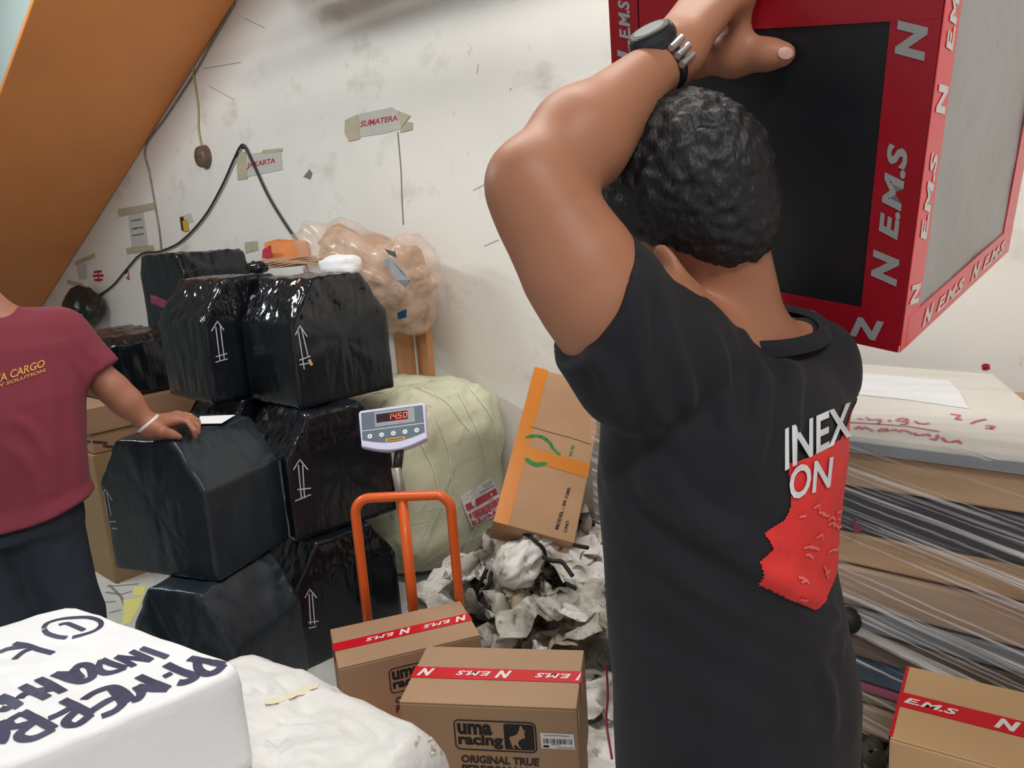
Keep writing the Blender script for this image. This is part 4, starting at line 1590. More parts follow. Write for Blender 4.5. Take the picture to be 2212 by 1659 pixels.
LT = {'1': [[(275, 372), (300, 340), (380, 315), (480, 305), (560, 305), (625, 325), (635, 355), (600, 385), (540, 408), (455, 430)], [(420, 432), (360, 425), (300, 405), (278, 380)], [(370, 352), (420, 342), (470, 360), (530, 385)]],
      'K': [[(90, 468), (170, 480), (240, 505), (335, 530)], [(215, 495), (150, 520), (90, 568)], [(180, 485), (60, 500), (0, 522)]],
      'I': [[(890, 497), (970, 525), (1055, 555)]],
      'N': [[(825, 517), (890, 545), (955, 575)], [(955, 575), (820, 560), (730, 552)], [(730, 552), (790, 580), (845, 612)]],
      'D': [[(640, 570), (700, 595), (790, 622)], [(640, 570), (622, 610), (630, 640), (670, 655), (730, 645), (790, 622)]],
      'A': [[(580, 640), (560, 610), (500, 605), (440, 655), (340, 660)], [(340, 660), (470, 700), (530, 705), (580, 680), (580, 640)], [(500, 605), (470, 640), (510, 690)]],
      'H': [[(240, 690), (320, 730), (400, 775)], [(140, 735), (220, 775), (300, 812)], [(360, 750), (250, 765), (160, 785), (120, 815)]],
      'P0': [[(0, 800), (60, 825), (125, 865)], [(50, 815), (0, 850)], [(90, 850), (40, 880), (0, 880)]],
      'P': [[(1190, 562), (1300, 580), (1410, 602)], [(1240, 575), (1250, 630), (1300, 660), (1360, 645), (1410, 602)]],
      'T': [[(1045, 600), (1130, 640), (1225, 672)], [(1240, 655), (1220, 690), (1165, 712), (1120, 715)]],
      '-': [[(1030, 680), (1080, 655)]],
      'M': [[(870, 675), (960, 715), (1060, 755)], [(1060, 755), (950, 752), (860, 738)], [(860, 738), (890, 775), (870, 815), (830, 828)], [(830, 828), (770, 770), (700, 745), (600, 775), (525, 822)]],
      'E': [[(700, 745), (760, 820), (770, 850), (720, 895), (640, 928)], [(740, 800), (660, 840), (585, 888)]],
      'R': [[(395, 825), (480, 865), (575, 915)], [(500, 875), (420, 950), (430, 980), (490, 978), (575, 915)], [(470, 860), (380, 910), (305, 942)]],
      'B': [[(140, 900), (240, 950), (340, 1005)], [(140, 905), (60, 955), (70, 990), (130, 985), (230, 955)], [(210, 965), (120, 1040), (150, 1070), (230, 1060), (340, 1005)]],
      'A2': [[(0, 960), (30, 1020), (20, 1075), (0, 1100)], [(0, 1010), (35, 1050)]]}
wd = {'1': .010, 'K': .012, 'I': .011, 'N': .012, 'D': .013}
for kx_, ls in LT.items():
    v, f = strokes(SB1, [[z5(*p) for p in (spline(l, 5) if len(l) > 2 else l)] for l in ls], wd.get(kx_, .016), .0018, 4)
    if len(v):
        put('marker_letter', v, f, M['purple_ink'], S1)
# weave ribs on the near face are in the cloth itself
SKM = M['sack']

# ------------------------------------------------------------------ heap of dirty plastic scraps


def scrap(cx, cy, cz, w_, d_, yaw, crump=.5, seed=0, n=16, roll=0.0, tilt=0.0, curl=0.0):
    V = []
    o3 = Vector((seed*7.3, seed*1.9, seed*3.1))
    for j in range(n+1):
        for i in range(n+1):
            a, b = (i/n-.5), (j/n-.5)
            edge = 1+.25*mnoise.noise(Vector((a*5, b*5, 0))+o3)
            x, y = a*w_*edge, b*d_*edge
            m_ = w_*crump
            z = mnoise.fractal(Vector((a*2.2, b*2.2, 0))+o3, 1, 2, 3)*m_*.6-abs(mnoise.noise(Vector((a*4.5, b*4.5, 9))+o3))*m_*.3
            x += mnoise.fractal(Vector((a*2.5, b*2.5, 5))+o3, 1, 2, 2)*m_*.4
            y += mnoise.fractal(Vector((a*2.5, b*2.5, 11))+o3, 1, 2, 2)*m_*.4
            if curl:
                t = a*curl
                rr = w_/curl
                x, z = rr*math.sin(t), z*.4+rr*(1-math.cos(t))
            V.append((x, y, z))
    V = np.array(V)
    cr, sr = math.cos(tilt), math.sin(tilt)
    V = np.stack([V[:, 0], V[:, 1]*cr-V[:, 2]*sr, V[:, 1]*sr+V[:, 2]*cr], 1)
    cr, sr = math.cos(roll), math.sin(roll)
    V = np.stack([V[:, 0]*cr+V[:, 2]*sr, V[:, 1], -V[:, 0]*sr+V[:, 2]*cr], 1)
    c_, s_ = math.cos(yaw), math.sin(yaw)
    W = np.stack([cx+V[:, 0]*c_-V[:, 1]*s_, cy+V[:, 0]*s_+V[:, 1]*c_, V[:, 2]], 1)
    W[:, 2] += cz-np.percentile(W[:, 2], 10)
    W[:, 2] = np.maximum(W[:, 2], .004+.002*(seed % 5))
    W[:, 1] = np.minimum(W[:, 1], WY-.012)
    F = [[j*(n+1)+i, j*(n+1)+i+1, (j+1)*(n+1)+i+1, (j+1)*(n+1)+i] for j in range(n) for i in range(n)]
    # give the sheet thickness
    k = len(W)
    W2 = np.vstack([W, W-np.array([0, 0, .0025])])
    F2 = F+[[i+k for i in q[::-1]] for q in F]
    return W2, F2


def hz(x, y):          # height of the heap over the floor
    d = ((x+1.78)/.62)**2+((y-2.32)/.50)**2
    return .27*max(0, 1-d)**.8


nsc = 0
pile_group = 'plastic scraps in the heap'
mats = ['scrap_white', 'scrap_grey', 'scrap_white', 'scrap_brown', 'scrap_white', 'scrap_grey', 'scrap_grey', 'scrap_brown', 'scrap_dark']
r2 = np.random.default_rng(5)
while nsc < 50:
    x, y = r2.uniform(-2.28, -1.2), r2.uniform(1.85, 2.66)
    if ((x+1.78)/.62)**2+((y-2.32)/.50)**2 > 1.0:
        continue
    wv = r2.uniform(.14, .32)
    v, f = scrap(x, y, max(.004, hz(x, y)-.05+r2.uniform(-.02, .05)), wv, wv*r2.uniform(.6, 1.3), r2.uniform(0, 6.28), r2.uniform(.3, .62), nsc+1, 20, r2.uniform(-.5, .5), r2.uniform(-.6, .6))
    tag(put('plastic_scrap', v, f, M[mats[nsc % len(mats)]], smooth=True), 'crumpled dirty plastic scrap in the heap against the wall', 'scrap', pile_group)
    nsc += 1
special = [((1185, 1262), .16, .16, .12, 2.0, 0, 'small brown crushed scrap in the middle of the heap', 'scrap_brown', .7),
           ((1115, 1290), .10, .2, .12, .4, 0, 'dark brown crushed scrap below the rolled bundle', 'scrap_dark', .7),
           ((1235, 1255), .2, .16, .14, 1.1, 0, 'dark crushed scrap at the upper right of the heap', 'scrap_dark', .7),
           ((1250, 1330), .02, .30, .16, 1.9, 2.6, 'long curled white sheet at the right edge of the heap', 'scrap_white', .25),
           ((1262, 1430), .0, .34, .14, 2.2, 2.2, 'yellowed white sheet trailing down to the front carton', 'scrap_white', .3),
           ((1150, 1352), .02, .20, .20, .6, 0, 'crumpled white paper ball at the front of the heap', 'paper_grey', 1.0),
           ((1215, 1290), .14, .22, .12, .9, 2.4, 'folded grey white strip across the heap', 'scrap_white', .4),
           ((1040, 1310), .06, .22, .16, 1.4, 0, 'grey shredded wad at the left of the heap', 'scrap_grey', .9),
           ((1175, 1386), .002, .22, .12, .3, 0, 'dark dirt patch on the floor before the heap', 'scrap_dark', .12),
           ((1012, 1225), .20, .16, .08, 1.3, 0, 'pointed white flap sticking up at the left of the heap', 'scrap_white', .3),
           ((1280, 1175), .24, .16, .18, .3, 0, 'pale crumpled sheet beside the foot of the leaning carton', 'scrap_white', .8),
           ((1250, 1225), .26, .26, .2, 1.2, 1.6, 'wide pale flap near the top of the heap', 'scrap_white', .5),
           ((1290, 1500), .0, .3, .22, .3, 0, 'pale plastic lying on the floor right of the barcoded carton', 'scrap_white', .5),
           ((1300, 1600), .0, .3, .26, .9, 0, 'dirty white plastic on the floor beside the standing man', 'scrap_white', .3)]
for i, (pq, zz, w_, d_, yw, cu, lab, m, cr) in enumerate(special):
    c = atz(pq[0], pq[1], max(zz, .01)+.03)
    v, f = scrap(c[0], c[1], max(zz, .004), w_, d_, yw, cr, 100+i, 22, 0, .5 if zz > .1 else 0, cu)
    tag(put('plastic_scrap', v, f, M[m], smooth=True), lab, 'scrap')
# rolled white bundle with black straps
rb = thing('rolled_bundle', 'rolled white plastic bundle tied with a black strap on the heap', 'bundle', atz(1110, 1215, .2))


def za(x, y):
    return (960+x/4.366, 1080+y/4.366)


A0, A1 = atz(*za(560, 740), .27), atz(*za(800, 500), .33)
ax = (A1-A0)
La = np.linalg.norm(ax)
ax /= La
s1 = np.cross(ax, [0, 0, 1.0])
s1 /= np.linalg.norm(s1)
s2 = np.cross(s1, ax)
V, F = [], []
prs = [(t_, float(np.interp(t_, [-.02, -.012, 0, .05, .12, .16, .2, .28, .36], [.02, .05, .068, .084, .083, .070, .084, .08, .07]))) for t_ in np.linspace(-.02, .36, 24)]
for t, rr in [(a_, b_) for a_, b_ in prs]:
    for j in range(64):
        th = 2*math.pi*j/64
        rn = rr*(1+.30*mnoise.fractal(Vector((math.cos(th)*2.6, math.sin(th)*2.6, t*16)), 1, 2, 3)-.14*abs(math.sin(th*5+t*22)))
        V.append(A0+ax*t+s1*math.cos(th)*rn+s2*math.sin(th)*rn)
for i in range(len(prs)-1):
    F += [[i*64+j, i*64+(j+1) % 64, (i+1)*64+(j+1) % 64, (i+1)*64+j] for j in range(64)]
F.append(list(range(64))[::-1])
put('roll_body', V, F, M['scrap_white'], rb, smooth=True)
ring = [A0+ax*.165+s1*math.cos(t)*.082+s2*math.sin(t)*.082 for t in np.linspace(0, 2*math.pi, 28, endpoint=False)]
put('strap', *sweep(ring, .007, 6, True), M['black_rubber'], rb, smooth=True)
for i, (pts_, lab) in enumerate([([(500, 590, .26), (440, 700, .22), (420, 800, .19), (320, 930, .13), (290, 975, .1)], 'black strap hanging down the left side of the heap'),
                                 ([(400, 650, .24), (350, 760, .2), (310, 850, .16), (280, 960, .1)], 'second black strap looped at the left of the heap'),
                                 ([(930, 540, .33), (1020, 575, .33), (1100, 580, .33), (1160, 650, .31), (1210, 720, .29)], 'black strap lying across the upper heap'),
                                 ([(1220, 425, .36), (1290, 440, .37), (1350, 450, .38)], 'short black strap under the foot of the leaning carton'),
                                 ([(1150, 790, .27), (1200, 815, .26), (1245, 840, .25)], 'shiny black strap end in the middle of the heap'),
                                 ([(300, 1140, .02), (480, 1190, .02), (620, 1230, .02), (760, 1260, .02)], 'dark cord lying on the floor before the heap')]):
    P = spline([atz(*za(a, b), z+.03) for a, b, z in pts_], 6)
    tag(put('black_strap', *sweep(P, .008, 6), M['black_rubber'], smooth=True), lab, 'strap')
P = spline([atz(1309, 1430, .2), atz(1313, 1500, .12), atz(1310, 1560, .06), atz(1322, 1640, .01)], 8)
tag(put('red_cord', *sweep(P, .0035, 6), M['red_cord'], smooth=True), 'thin red cord hanging beside the standing man', 'cord')
for pq, lab in (([(1085, 1392), (1125, 1382), (1290, 1398), (1300, 1412), (1150, 1410)], 'yellow paper sheet on the floor behind the barcoded carton'),
                ([(1262, 1430), (1290, 1426), (1282, 1500), (1264, 1480)], 'yellow paper sheet on the floor right of the barcoded carton'),
                ([(290, 1268), (314, 1266), (311, 1286), (287, 1286)], 'small yellow paper on the floor left of the black packages'),
                ([(266, 1296), (310, 1290), (300, 1312), (282, 1345), (262, 1350), (268, 1322)], 'larger yellow paper on the floor left of the black packages')):
    flat_top('floor_paper', pq, .003, 'yellow_paper', lab, 'paper')
fl_lines = [[(230, 1268), (300, 1262)], [(228, 1280), (262, 1285), (285, 1278)], [(236, 1264), (262, 1290), (270, 1310)], [(225, 1302), (250, 1300)], [(235, 1325), (262, 1318)], [(255, 1262), (262, 1250)]]
v, f = strokes(bvh_of(floor), fl_lines, .012, .002)
o = put('floor_scuff', v, f, M['grey_ink'], floor)
flat_top('floor_paper', [(340, 1262), (392, 1262), (390, 1268), (350, 1268)], .475, 'paper', 'white paper edge between the two dusty black packages', 'paper') if False else None
flat_top('floor_sheet', [(60, 1236), (330, 1232), (345, 1360), (60, 1400)], .0015, 'paper_grey', 'pale printed sheet spread on the floor behind the lettered sack', 'sheet', .001)
for i, (pq, lab) in enumerate([((1868, 1625), 'small white printed bag on the floor under the crate'), ((1905, 1650), 'grey crumpled bag on the floor beside the taped carton')]):
    c = atz(pq[0], pq[1], .05)
    v, f = scrap(c[0], c[1], .01, .16, .14, .5+i, .9, 300+i, 14)
    tag(put('crumpled_bag', v, f, M['scrap_white' if i == 0 else 'scrap_grey'], smooth=True), lab, 'bag')

# ------------------------------------------------------------------ the box carried on the shoulder
RQ = np.array([[0.983, 0.108, 0.146], [-0.071, 0.968, -0.242], [-0.167, 0.228, 0.959]])
_u, _s, _v = np.linalg.svd(RQ)
RQ = _u@_v
QS = 1.2
OQ = CAM+(np.array([-0.7022, 1.0725, 1.4384])-CAM)*QS
Qw, Qh, Qd = .4371*QS, .4386*QS, .4318*QS
qx, qy, qz = RQ[:, 0], RQ[:, 1], RQ[:, 2]
qg = lambda v: OQ+np.asarray(v, float)@RQ.T
M['sheen_wrap'] = mat('black_wrap_sheen', (172, 171, 170), .3, spec=.5, var=((6, 6, 6), .08), bump=((9, 22, 22), .5, .006))  # grey colour stands in for light reflected off the black wrap's side
M['red_glare'] = mat('red_glare_tape', (244, 48, 66), .2, spec=.6, coat=.3, bump=((30, 30, 30), .2, .002))  # red brightened to paint in the glare on the side tape
qbox = thing('carried_box', 'black wrapped box edged with red tape, carried on the man\'s shoulder', 'box', qg((Qw/2, Qd/2, 0)))
v, f = boxm(Qw, Qd, Qh, .012, 3, 10)
n_ = np.array([mnoise.fractal(Vector(p*9), 1, 2, 2) for p in v])
cq = np.array([Qw/2, Qd/2, Qh/2])
dirq = (v-cq)/np.linalg.norm(v-cq, axis=1)[:, None]
edge = np.minimum.reduce([np.minimum(v[:, i], s-v[:, i]) for i, s in enumerate((Qw, Qd, Qh))])
v = v-dirq*(np.clip(n_, 0, 1)*.006)[:, None]
W = qg(v)
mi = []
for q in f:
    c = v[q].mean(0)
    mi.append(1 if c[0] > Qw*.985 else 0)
put('wrapped_body', W, f, [M['box_black'], M['sheen_wrap']], qbox, smooth=True, midx=mi)
tq_ = .062


def qstrip(name, loc, m, e=.0012):
    """a strip of tape: local quad lying on the box surface, given a little thickness"""
    P = qg(loc)
    n_ = np.cross(P[1]-P[0], P[3]-P[0])
    n_ /= np.linalg.norm(n_)
    v, f = slab(P+n_*.0018, n_, .0015)
    return put(name, v, f, M[m], qbox)


e = -.0005
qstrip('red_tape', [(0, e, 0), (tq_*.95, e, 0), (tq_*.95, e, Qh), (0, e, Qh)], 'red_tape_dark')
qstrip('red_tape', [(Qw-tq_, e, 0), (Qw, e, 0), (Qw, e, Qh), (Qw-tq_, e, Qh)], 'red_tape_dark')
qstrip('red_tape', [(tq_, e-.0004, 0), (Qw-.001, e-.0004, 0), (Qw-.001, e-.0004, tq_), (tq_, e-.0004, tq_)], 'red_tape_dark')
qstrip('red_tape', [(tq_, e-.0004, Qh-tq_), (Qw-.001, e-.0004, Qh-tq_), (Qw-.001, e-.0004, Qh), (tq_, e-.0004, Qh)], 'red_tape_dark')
s_ = Qw+.0005
qstrip('red_edge_tape', [(s_, 0, 0), (s_, .058, 0), (s_, .058, Qh), (s_, 0, Qh)], 'red_glare')
qstrip('red_edge_tape', [(s_+.0004, .02, 0), (s_+.0004, Qd, 0), (s_+.0004, Qd, .052), (s_+.0004, .02, .052)], 'red_glare')
qstrip('red_edge_tape', [(s_, Qd-.055, 0), (s_, Qd, 0), (s_, Qd, Qh), (s_, Qd-.055, Qh)], 'red_glare')
qstrip('red_edge_tape', [(0, 0, Qh+.0005), (Qw, 0, Qh+.0005), (Qw, .06, Qh+.0005), (0, .06, Qh+.0005)], 'red_glare')


def qtext(items, mp, m, name):
    for s, u, v_, wd_, ht, bold in items:
        v, f = fit2d(text2d(s, .25, bold), u, v_, wd_, ht)
        put(name, qg(mp(v)), f, M[m], qbox)


# reading upwards: text x -> up, text y -> to the left / away
colf = lambda v: np.column_stack([Qw-.010-v[:, 1], np.full(len(v), -.0032), v[:, 0]])
qtext([('N', .105, .004, .052, .038, .05), ('E.M.S', .175, .010, .135, .028, .04), ('N', .415, .004, .05, .038, .05)], colf, 'grey_print', 'tape_lettering')
cols = lambda v: np.column_stack([np.full(len(v), Qw+.0034), .048-v[:, 1], v[:, 0]])
qtext([('N', .065, .0, .040, .036, .05), ('E.M.S', .165, .004, .13, .026, .04), ('N', .34, .0, .045, .036, .05), ('E.M.S', .42, .004, .1, .026, .04)], cols, 'white_print', 'tape_lettering')
bot = lambda v: np.column_stack([v[:, 0], np.full(len(v), -.0036), v[:, 1]])
qtext([('N', Qw-.075, .012, .05, .034, .05), ('E.M.S', Qw-.25, .016, .12, .026, .04)], bot, 'grey_print', 'tape_lettering')
sb_ = lambda v: np.column_stack([np.full(len(v), Qw+.0038), v[:, 0], v[:, 1]])
qtext([('N', .08, .010, .04, .03, .05), ('E.M.S', .14, .012, .12, .024, .04), ('N', .30, .010, .04, .03, .05), ('E.M.S', .36, .012, .12, .024, .04)], sb_, 'white_print', 'tape_lettering')
lf = lambda v: np.column_stack([.048-v[:, 1], np.full(len(v), -.0032), v[:, 0]])
qtext([('N', .40, .0, .045, .034, .05), ('E.M.S', .46, .004, .06, .024, .04)], lf, 'grey_print', 'tape_lettering')


# ------------------------------------------------------------------ smooth bodies from blended limbs
class Body:
    def __init__(self):
        self.p = []

    def cone(self, a, b, ra, rb, k=.02, cut=None):
        a, b = np.asarray(a, float), np.asarray(b, float)
        ab = b-a
        L2 = ab@ab+1e-12

        def fn(P):
            q = P-a
            h = np.clip(q@ab/L2, 0, 1)
            d = np.linalg.norm(q-h[:, None]*ab, axis=1)-(ra+h*(rb-ra))
            if cut is not None:
                d = np.maximum(d, (P-cut[0])@cut[1])
            return d
        self.p.append((fn, k))

    def chain(self, pts, rs, k=.01, k0=None):
        for i in range(len(pts)-1):
            self.cone(pts[i], pts[i+1], rs[i], rs[i+1], k if (i or k0 is None) else k0)

    def ell(self, c, axes, r, k=.02):
        c, A, r = np.asarray(c, float), np.asarray(axes, float), np.asarray(r, float)

        def fn(P):
            q = (P-c)@A.T
            k0 = np.linalg.norm(q/r, axis=1)
            k1 = np.linalg.norm(q/(r*r), axis=1)+1e-9
            return np.where(k0 < 1e-6, -r.min(), k0*(k0-1)/k1)
        self.p.append((fn, k))

    def loft(self, rings, sdir, fdir, k=.03, zr=.03):
        """rings: (centre xyz, half width along sdir, half depth along fdir), bottom to top"""
        R_ = sorted(rings, key=lambda r: r[0][2])
        z = np.array([r[0][2] for r in R_])
        X = np.array([r[0][0] for r in R_])
        Y = np.array([r[0][1] for r in R_])
        A = np.array([r[1] for r in R_])
        B = np.array([r[2] for r in R_])

        def fn(P):
            zz = P[:, 2]
            cx, cy = np.interp(zz, z, X), np.interp(zz, z, Y)
            a, b = np.interp(zz, z, A), np.interp(zz, z, B)
            dx, dy = P[:, 0]-cx, P[:, 1]-cy
            s = (dx*sdir[0]+dy*sdir[1])/a
            t = (dx*fdir[0]+dy*fdir[1])/b
            rr = (np.abs(s)**2.4+np.abs(t)**2.4)**(1/2.4)
            d = (rr-1)*np.minimum(a, b)
            e = np.maximum(z[0]-zz, zz-z[-1])
            return np.maximum(d, e) if zr == 0 else np.where(e < -zr, d, np.sqrt(np.maximum(d+zr, 0)**2+np.maximum(e+zr, 0)**2)-zr+np.minimum(np.maximum(d+zr, e+zr), 0))
        self.p.append((fn, k))

    def mesh(self, lo, hi, h, bs=12):
        lo, hi = np.asarray(lo, float), np.asarray(hi, float)
        n = (np.ceil((hi-lo)/h/bs)*bs).astype(int)+1
        val = np.ones(n, np.float32)
        nb = (n-1)//bs
        ii = np.stack(np.meshgrid(*[np.arange(m) for m in nb], indexing='ij'), -1).reshape(-1, 3)
        C = lo+(ii*bs+bs/2)*h
        D = np.stack([fn(C) for fn, k in self.p], 1)
        rad = bs*h*math.sqrt(3)/2
        dm = D.min(1)
        g = np.stack(np.meshgrid(*[np.arange(bs+1)]*3, indexing='ij'), -1).reshape(-1, 3)
        for b in range(len(ii)):
            i0 = ii[b]*bs
            sl_ = tuple(slice(i0[a], i0[a]+bs+1) for a in range(3))
            if dm[b] > rad*1.3+.05:
                continue
            if dm[b] < -rad*1.6-.05:
                val[sl_] = -1
                continue
            P = lo+(i0+g)*h
            act = np.where(D[b] < dm[b]+2*rad*1.25+.06)[0]
            d = None
            for a in act:
                fn, k = self.p[a]
                e = fn(P)
                if d is None:
                    d = e
                else:
                    q = np.maximum(k-np.abs(d-e), 0)/k
                    d = np.minimum(d, e)-q*q*k*.25
            val[sl_] = d.reshape((bs+1,)*3)
        return nets(val, lo, h)


def nets(val, lo, h):
    """naive surface nets"""
    s = val < 0
    n = np.array(val.shape)
    cs = np.zeros(n-1, np.int8)
    for dx in (0, 1):
        for dy in (0, 1):
            for dz in (0, 1):
                cs += s[dx:n[0]-1+dx, dy:n[1]-1+dy, dz:n[2]-1+dz]
    act = (cs > 0) & (cs < 8)
    idx = np.full(n-1, -1, np.int64)
    cells = np.argwhere(act)
    idx[act] = np.arange(len(cells))
    acc = np.zeros((len(cells), 3))
    cnt = np.zeros(len(cells))
    cor = [(a, b, c) for a in (0, 1) for b in (0, 1) for c in (0, 1)]
    for a in cor:
        for ax_ in range(3):
            if a[ax_]:
                continue
            b = list(a)
            b[ax_] = 1
            va = val[cells[:, 0]+a[0], cells[:, 1]+a[1], cells[:, 2]+a[2]]
            vb = val[cells[:, 0]+b[0], cells[:, 1]+b[1], cells[:, 2]+b[2]]
            m_ = (va < 0) != (vb < 0)
            t = np.where(m_, va/np.where(m_, va-vb, 1), 0)
            p = np.tile(np.array(a, float), (len(cells), 1))
            p[:, ax_] += t
            acc[m_] += p[m_]
            cnt[m_] += 1
    V = lo+(cells+acc/cnt[:, None])*h
    F = []
    for ax_ in range(3):
        o1, o2 = [(1, 2), (2, 0), (0, 1)][ax_]
        sa = [slice(None)]*3
        sb = [slice(None)]*3
        sa[ax_] = slice(0, -1)
        sb[ax_] = slice(1, None)
        ch = s[tuple(sa)] != s[tuple(sb)]
        E = np.argwhere(ch)
        E = E[(E[:, o1] > 0) & (E[:, o2] > 0) & (E[:, o1] < n[o1]-1) & (E[:, o2] < n[o2]-1)]
        ins = s[tuple(E.T)]
        d1, d2 = np.zeros(3, int), np.zeros(3, int)
        d1[o1], d2[o2] = 1, 1
        q = [idx[tuple((E-x).T)] for x in (d1+d2, d2, np.zeros(3, int), d1)]
        Q = np.stack(q, 1)
        ok = (Q >= 0).all(1)
        Q, ins = Q[ok], ins[ok]
        F.append(np.where(ins[:, None], Q, Q[:, ::-1]))
    return V, np.concatenate(F)


FWH, RTH = _h, _r
ZU = np.array([0, 0, 1.0])

# ------------------------------------------------------------------ the man in black, seen from behind
fa = math.radians(50)
fd = FWH*math.cos(fa)-RTH*math.sin(fa)          # the way he faces
sd = RTH*math.cos(fa)+FWH*math.sin(fa)          # towards his right
LS, LE, LW = at(1440, 730, 1.0), at(1150, 398, .935), at(1447, 122, 1.055)
RS = at(1752, 788, 1.17)
tor = [(at(1592, 1640, 1.215), .185, .145), (at(1590, 1520, 1.20), .19, .145), (at(1558, 1230, 1.17), .165, .125), (at(1565, 1000, 1.15), .185, .135), (at(1572, 860, 1.13), .19, .135), (at(1590, 770, 1.12), .165, .105)]
man = thing('person', 'man in a black t-shirt with a red print, back turned, carrying a box', 'person', (at(1592, 1640, 1.2)[0], at(1592, 1640, 1.2)[1], 0))
B = Body()
B.loft([(c, a-.012, b-.012) for c, a, b in tor], sd, fd, .04)
hc = at(1500, 432, 1.06)
ta = math.radians(22)
uh = ZU*math.cos(ta)-RTH*math.sin(ta)
fh = fd-uh*(fd@uh)
fh /= np.linalg.norm(fh)
lh = np.cross(uh, fh)                            # towards his left
Ah = np.stack([fh, lh, uh])
hp = lambda f_, l_, u_: hc+fh*f_+lh*l_+uh*u_
B.ell(hp(0, 0, .012), Ah, (.098, .078, .108), .02)
B.ell(hp(.035, 0, -.06), Ah, (.062, .056, .070), .04)          # jaw
B.ell(hp(.098, 0, -.03), Ah, (.018, .013, .026), .02)          # nose
B.cone(hp(.088, -.02, -.072), hp(.088, .02, -.072), .010, .010, .012)
for s in (-1, 1):
    B.ell(hp(.085, s*.03, .0), Ah, (.014, .018, .008), .012)
    B.ell(hp(.022, s*.094, -.068), np.stack([fh*.9-lh*s*.43, lh*.9+fh*s*.43, uh]), (.027, .010, .042), .010)    # ears
nb = at(1612, 712, 1.13)
B.cone(nb, hp(-.022, 0, -.055), .058, .054, .035)
B.cone(nb-ZU*.04, LS, .048, .06, .05)
B.cone(nb-ZU*.04, RS, .048, .052, .05)
hm = at(1288, 640, .945)
B.cone(hm, at(1342, 735, .965), .0655, .056, .04)
B.cone(at(1342, 735, .965), LS, .056, .056, .05)
B.cone(hm, LE, .0665, .051, .03)
B.cone(at(1190, 480, .94), at(1240, 560, .945), .060, .068, .03)
B.cone(LE, LE+(LW-LE)*.32, .050, .060, .035)
B.cone(LE+(LW-LE)*.32, LW, .060, .0325, .03)
# left hand laid flat on the box
nq = -qy
pd = lambda px, py, off: (lambda d, t: CAM+d*t+nq*off)(ray(px, py), ((OQ-CAM)@qy)/(ray(px, py)@qy))
kn = pd(1588, -52, .020)
fv = kn-LW
fv /= np.linalg.norm(fv)
tv = np.cross(fv, nq)
tv = tv if tv@RT > 0 else -tv
tv -= fv*(tv@fv)
tv /= np.linalg.norm(tv)
kps = [kn+tv*o_+fv*l_ for o_, l_ in ((.040, -.004), (.014, .004), (-.012, 0), (-.036, -.010))]
for i, kp in enumerate(kps):
    st = LW+tv*(.020-.014*i)+fv*.012
    B.cone(st, kp, .0225, .0150, .022)
    B.cone(LW, st, .031, .023, .02)
    fl = (.044, .049, .046, .036)[i]
    d1 = (fv*.75-nq*.35)
    d1 /= np.linalg.norm(d1)
    d2 = (fv*.12-nq*1.0)
    d2 /= np.linalg.norm(d2)
    a = kp+d1*fl*.55
    b = a+d2*fl*.75
    c = b+(d2-fv*.10)*fl*.55
    B.chain([kp, a, b, c], [.0125, .0112, .0098, .0082], .007, .014)
tc, tm, tip_, tt_ = pd(1520, 112, .034), pd(1606, 118, .026), pd(1672, 113, .022), pd(1708, 113, .020)
B.chain([LW, tc, tm, tip_, tt_], [.031, .031, .0235, .0195, .0165], .02, .03)
B.cone(tm, kps[0]-fv*.02, .016, .015, .03)
# right arm under the box, hidden from the photographer
rel = RS+fd*.20+sd*.03-ZU*.10
rha = qg((.17, .12, -.036))
B.cone(RS, rel, .058, .046, .04)
B.cone(rel, rha-(rha-rel)*.2, .048, .032, .02)
for i in range(4):
    o_ = -.03+.02*i
    a = rha+qx*o_
    B.cone(rha-(rha-rel)*.2, a, .026, .015, .02)
    B.chain([a, a+qy*.04, a+qy*.075+qz*.004], [.012, .011, .009], .006, .012)
B.chain([rha-(rha-rel)*.15, rha-qx*.06+qy*.0, rha-qx*.075+qy*.03], [.02, .014, .011], .008, .02)
# legs
hipL, hipR = tor[0][0]-sd*.085, tor[0][0]+sd*.085
hipL[2] = hipR[2] = .80
for s, hp_ in ((-1, hipL), (1, hipR)):
    kne = hp_+fd*.02*s*-1+ZU*(-.34)
    ank = hp_-fd*.02+fd*.06*s*-1
    ank[2] = .09
    B.cone(hp_, kne, .088, .058, .04)
    B.cone(kne, ank, .058, .036, .02)
    B.cone(ank-ZU*.045-fd*.04, ank-ZU*.055+fd*.14, .036, .032, .02)
lo_ = np.array([-1.15, .55, .0])
V, F = B.mesh((-1.25, .55, -.0), (-.15, 1.75, 1.95), .0055)
V = relax(V, F, 2, .5)
V[:, 2] = np.maximum(V[:, 2], .0)
body = put('body', V, F, M['skin'], man, smooth=True)


def face(parent, hpf, A):
    for s in (-1, 1):
        c = hpf(.086, s*.031, -.004)
        bm = bmesh.new()
        bmesh.ops.create_uvsphere(bm, u_segments=14, v_segments=8, radius=.0125)
        v, f = bm_out(bm)
        e_ = put('eye', v+c, f, M['eye_white'], parent, smooth=True)
        bm = bmesh.new()
        bmesh.ops.create_uvsphere(bm, u_segments=12, v_segments=6, radius=.0065)
        v, f = bm_out(bm)
        put('iris', v+c+A[0]*.0078, f, M['iris'], e_, smooth=True)
        v, f = sweep(spline([hpf(.098, s*.014, .016), hpf(.098, s*.032, .020), hpf(.088, s*.050, .013)], 4), .0035, 6)
        put('eyebrow', v, f, M['hair'], parent, smooth=True)
    v, f = sweep(spline([hpf(.090, -.024, -.074), hpf(.0995, 0, -.072), hpf(.090, .024, -.074)], 5), .0045, 8)
    put('mouth', v, f, M['lips'], parent, smooth=True)


